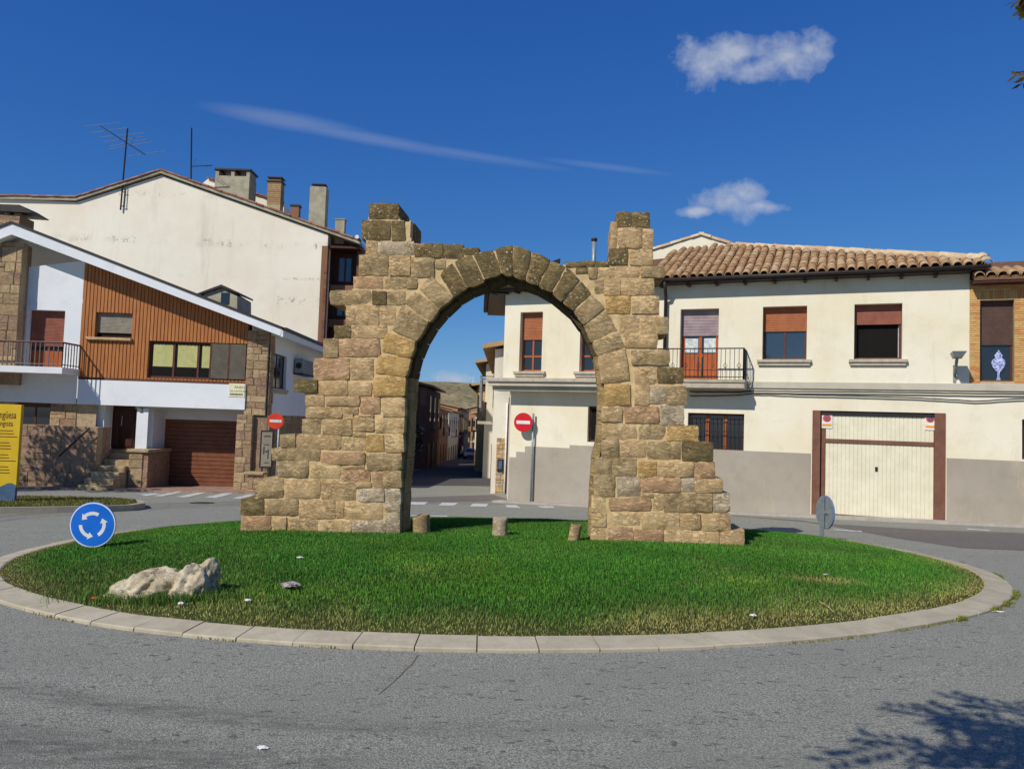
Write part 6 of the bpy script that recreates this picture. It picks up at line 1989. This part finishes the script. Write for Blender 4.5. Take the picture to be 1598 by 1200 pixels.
# ================================================================== SIGNS
def ring_arrow(c, ux, uz, n, r, w, a0, a1):
    """Curved arrow on a disc; anticlockwise from a0 to a1."""
    m_ = MB(); vs, fs = [], []; k = 12
    for i in range(k + 1):
        a = a0 + (a1 - a0) * i / k
        for rr in (r - w / 2, r + w / 2): vs.append(c + (ux * math.cos(a) + uz * math.sin(a)) * rr)
    fs = [(2 * i, 2 * i + 1, 2 * i + 3, 2 * i + 2) for i in range(k)]
    b = len(vs); da = .42
    for rr, a in ((r - w * 1.15, a1), (r + w * 1.15, a1), (r, a1 + da)): vs.append(c + (ux * math.cos(a) + uz * math.sin(a)) * rr)
    fs.append((b, b + 1, b + 2))
    vs2 = [v + n * .003 for v in vs]; m_.add(vs2, fs)
    return m_
def roundabout_sign(u, v, cy, dia, nrm, label):
    p = on_mound(u, v)
    n = Vector((nrm[0], nrm[1], 0)).normalized(); ux = Vector((-n.y, n.x, 0)); uz = Vector((0, 0, 1))
    zc_ = EYE + ray(u, cy).z / ray(u, cy).y * p.y
    o = thing('roundabout_sign', label, 'road sign', p, 'blue roundabout signs on the island')
    c = Vector((p.x, p.y, zc_))
    back = MB().disc(c, n, dia / 2, .02, 40).build('disc', M['galv'], o, True, 40)
    MB().disc(c + n * .012, n, dia / 2 - .002, .005, 40).build('border', M['s_white'], o, True, 40)
    MB().disc(c + n * .016, n, dia / 2 * .94, .005, 40).build('face', M['s_blue'], o, True, 40)
    MB().disc(c + n * .009, n, dia / 2 + .005, .007, 40).build('rim', M['s_blue'], o, True, 40)
    for k in range(3):
        a = math.radians(62 + k * 120)
        ring_arrow(c + n * .018, ux, uz, n, dia * .255, dia * .075, a, a + math.radians(70)).build('arrow', M['s_white'], o, fix=False)
    MB().hexa([c + ux * a - n * d + Vector((0, 0, z - c.z)) for z in (p.z - .15, zc_ + dia * .47) for a, d in ((-.03, .075), (.03, .075), (.03, .03), (-.03, .03))]).build('post', M['galv'], o, fix=True)
    MB().box(Fr(c, ux), -.12, .12, zc_ - .02, zc_ + .02, -.03, -.011).build('clamp', M['galv'], o)
    return o
roundabout_sign(143, 856, 818.5, .575, (.05, -1), 'blue round sign with three white curved arrows on the left of the island')
roundabout_sign(1287, 840, 799, .56, (.93, .14), 'round sign seen from its grey back on the right of the island')
def no_entry(u, v, cy, cx_, dia, nrm, post_px, label, mat, dist=None):
    p = on_ground(u, v)
    if dist:
        d = ray(u, v); p = Vector((d.x / d.y * dist, dist, 0)); p.z = G(p.x, p.y)
    n = Vector((nrm[0], nrm[1], 0)).normalized(); ux = Vector((-n.y, n.x, 0))
    o = thing('no_entry_sign', label, 'road sign', p, 'red no entry signs')
    d = ray(cx_, cy); c = Vector((d.x / d.y * p.y, p.y - .06, EYE + d.z / d.y * p.y))
    MB().disc(c - n * .012, n, dia / 2, .02, 36).build('disc', M['galv'], o, True, 40)
    MB().disc(c, n, dia / 2 * .985, .005, 36).build('face', M[mat], o, True, 40)
    f = Fr(c + n * .004, ux)
    MB().box(f, -dia * .36, dia * .36, c.z - dia * .085, c.z + dia * .085, 0, .003).build('bar', M['s_white'], o)
    d = ray(*post_px); zt = EYE + d.z / d.y * p.y
    MB().tube([Vector((p.x, p.y, p.z - .1)), Vector((p.x, p.y, zt))], .032, 10).build('post', M['galv'], o, True)
    MB().box(Fr((p.x, p.y - .03, 0), (1, 0)), min(c.x - p.x, 0), max(c.x - p.x, 0) + .02, c.z - .025, c.z + .025, -.02, .01).build('clamp', M['galv'], o)
no_entry(828, 783, 659, 816.5, .58, (-.25, -1), (829.5, 645), 'red no entry sign on a grey post before the cream house corner', 's_red', 23.28)
pL = on_ground(430, 771)
no_entry(430, 771, 657, 431, .52, (.25, -1), (431, 650), 'faded orange-red no entry sign left of the arch by the chalet', 's_redo')

# ================================================================== LITTER AND SMALL THINGS
def crumple(u, v, size, mat, name, label, cat, seed, flat=.5, mound_=True):
    p = on_mound(u, v) if mound_ else on_ground(u, v)
    bm = bmesh.new(); bmesh.ops.create_icosphere(bm, subdivisions=3, radius=1)
    for w in bm.verts:
        k = 1 + .45 * noise.noise(w.co * 2.2 + Vector((seed, 0, 0)))
        w.co = Vector((w.co.x * size[0] * k, w.co.y * size[1] * k, w.co.z * size[2] * k * flat))
    me = bpy.data.meshes.new(name); bm.to_mesh(me); bm.free(); me.materials.append(M[mat])
    o = bpy.data.objects.new(name, me); COL.objects.link(o); o.location = p + Vector((0, 0, size[2] * flat + (.03 if mound_ else .002)))
    return tag(o, label, cat)
M['can'] = simple('printed_crushed_can', rgb(214, 210, 204), rgb(120, 60, 70), 28, .35, .1, metal=.3)
crumple(453, 921, (.085, .07, .05), 'can', 'crushed_can', 'crushed printed can lying on the grass in front of the left pier', 'can', 1.2)
crumple(386, 943, (.03, .02, .02), 's_white', 'paper_scrap', 'white paper scrap on the grass left of the crushed can', 'litter', 3.3)
crumple(282, 948, (.025, .02, .02), 's_white', 'pebble', 'pale pebble in the grass in front of the boulders', 'stone', 4.1)
crumple(148, 940, (.035, .02, .02), 's_redo', 'orange_wrapper', 'small orange wrapper in the grass left of the boulders', 'litter', 5.0)
crumple(1175, 966, (.03, .02, .015), 's_white', 'paper_scrap', 'white paper scrap in the dull grass right of centre', 'litter', 6.2)
crumple(468, 875, (.035, .02, .02), 's_white', 'paper_scrap', 'white scrap in the green grass near the left pier', 'litter', 7.7)
crumple(410, 1168, (.028, .018, .012), 's_white', 'paper_scrap', 'white scrap lying on the dark asphalt in the foreground', 'litter', 8.1, .5, False)
crumple(1558, 955, (.06, .022, .012), 's_white', 'paper_scrap', 'pale scrap on the road beside the kerb at the right', 'litter', 9.4, .5, False)
crumple(1289, 902, (.03, .02, .02), 'can', 'dry_leaf', 'pale fallen leaf on the grass right of the arch', 'leaf', 2.4)
crumple(1094, 874, (.035, .025, .015), 'leaf_c', 'dry_leaf', 'yellow fallen leaf on the grass below the right pier', 'leaf', 2.9)
p0, p1 = on_mound(1279, 947), on_mound(1299, 962)
top(MB().tube([p0 + Vector((0, 0, .05)), p0.lerp(p1, .5) + Vector((.01, 0, .06)), p1 + Vector((0, 0, .05))], .006, 5), 'twig', M['st_y'], 'thin dry twig lying in the grass at the right front', 'twig')

# ================================================================== TREES
def leafy(name, label, base, trunk, limbs, clusters, n, size, cols, seed, twig_n=0):
    o = thing(name, label, 'tree', base)
    MB().tube(trunk[0], trunk[1], 9).build('trunk', M['bark'], o, True)
    for pts, rr in limbs: MB().tube(pts, rr, 6).build('limb', M['bark'], o, True)
    leaf_cloud('crown', clusters, n, size, cols, o, seed)
    return o
# tree over the photographer: its shadow lies on the road at the lower right
def under(u, v, h):
    g_ = on_ground(u, v); k = h / TO_SUN.z
    return g_ + TO_SUN * k
V = Vector
tb = V((4.6, -1.6, G(4.6, -1.6)))
fork = tb + V((-.15, .1, 2.3))
ends = [under(u_, v_, h_) for u_, v_, h_ in ((1385, 1160, 3.3), (1425, 1185, 3.3), (1450, 1120, 3.45), (1500, 1165, 3.4), (1545, 1105, 3.5), (1585, 1150, 3.5), (1560, 1190, 3.4))]
seen = CAMP + ray(1606, 6) * 2.6
seen2 = CAMP + ray(1603, 110) * 2.6
ct = thing('overhanging_tree', 'tree beside the viewer, dark yellowing leaves at the top right corner', 'tree', tb)
MB().tube([tb - V((0, 0, .2)), tb + V((.03, 0, 1.2)), fork], [.17, .14, .12], 10).build('trunk', M['bark'], ct, True)
knot = V((2.6, -.2, 3.6))
MB().tube([fork, fork.lerp(knot, .5) + V((0, 0, .12)), knot], [.11, .08, .06], 7).build('limb', M['bark'], ct, True)
MB().tube([fork, tb + V((.5, -.6, 4.2)), tb + V((.9, -1.2, 5.4))], [.1, .07, .04], 7).build('limb', M['bark'], ct, True)
def pinnate(mbl, p, d, L, sz, mats, sprig=False):
    """A feathery compound leaf: rachis with pairs of leaflets."""
    d = d.normalized(); side = d.cross(V((0, 0, 1))).normalized(); upv = side.cross(d)
    k = max(4, int(L / (sz * .42)))
    for i in range(1, k + 1):
        if not sprig:
            c = p + d * (L * i / k) - CAMP; dp_ = c.dot(FWD)
            if dp_ > .1 and abs(c.dot(RIGHT)) / dp_ < .84 and abs(c.dot(UP)) / dp_ < .72: continue
        c = p + d * (L * i / k) - V((0, 0, .12 * L * (i / k) ** 2))
        for sgn in (-1, 1):
            q = (side * sgn * .85 + d * .6 + upv * random.uniform(-.3, .3)).normalized()
            w = q.cross(upv).normalized() * sz * .19
            mbl.add([c, c + q * sz * .5 + w, c + q * sz, c + q * sz * .5 - w], [(0, 1, 2, 3)], random.randrange(mats))
lv = MB()
for e in ends + [seen + V((.07, .02, .06)), seen2 + V((.09, .02, .05))]:
    mid = knot.lerp(e, .5) + V((0, 0, .15))
    MB().tube([knot, mid, e], [.04, .022, .008], 6).build('limb', M['bark'], ct, True)
    vis = e.y > 2.2
    for j in range(16 if not vis else 4):
        t = random.uniform(.55, 1.0); b_ = knot.lerp(mid, min(1, t * 2)) if t < .5 else mid.lerp(e, t * 2 - 1)
        d = (e - knot).normalized() * random.uniform(.2, 1) + V((random.uniform(-1, 1), random.uniform(-1, 1), random.uniform(-.6, .4)))
        if vis: d = V((random.uniform(.1, 1), random.uniform(-.5, .5), random.uniform(-.2, .6)))
        pinnate(lv, b_ if not vis else e, d, random.uniform(.28, .46), .15, 4)
for _ in range(20): # little sprig that reaches into the picture
    pinnate(lv, seen + V((random.uniform(-.01, .09), 0, random.uniform(.0, .1))), V((random.uniform(-1, .6), random.uniform(-.4, .4), random.uniform(-.5, .3))), .05, .045, 2, True)
for _ in range(5):
    pinnate(lv, seen2 + V((.02, 0, 0)), V((random.uniform(-.5, .6), random.uniform(-.4, .4), random.uniform(-1, .3))), .05, .04, 2, True)
for _ in range(260):
    c = tb + V((.5, -.9, 4.3)); d = V((random.gauss(0, 1), random.gauss(0, 1), random.gauss(0, .7))).normalized() * random.uniform(.4, 1.5)
    pinnate(lv, c + d, d, random.uniform(.25, .4), .12, 4)
lv.build('crown', [M['leaf_d'], M['leaf_c'], M['leaf_b'], M['leaf_a']], ct)
# trees left of the picture that shade the chalet's ground floor and pavement
def side_tree(x, y, h, r, seed, label):
    b_ = V((x, y, G(x, y))); rr = random.Random(seed)
    cl_, lb = [], []
    for k in range(9):
        a = rr.uniform(0, 6.28); q = b_ + V((math.cos(a) * r * rr.uniform(.2, .75), math.sin(a) * r * rr.uniform(.2, .75), h * rr.uniform(.55, .92)))
        cl_.append((tuple(q), r * rr.uniform(.35, .55))); lb.append(([b_ + V((0, 0, h * .4)), b_.lerp(q, .6) + V((0, 0, .4)), q], [.1, .06, .02]))
    leafy('street_tree', label, b_, ([b_ - V((0, 0, .3)), b_ + V((.05, 0, h * .25)), b_ + V((0, .05, h * .5))], [.2, .15, .1]), lb, cl_, 330, .13, ['leaf_a', 'leaf_b'], seed)
side_tree(-17.9, 20.9, 6.2, 2.1, 4, 'leafy tree left of the yellow panel casting shade on the chalet pavement')
side_tree(-21.6, 21.0, 6.4, 2.4, 9, 'farther leafy tree casting shade on the chalet stone wall')
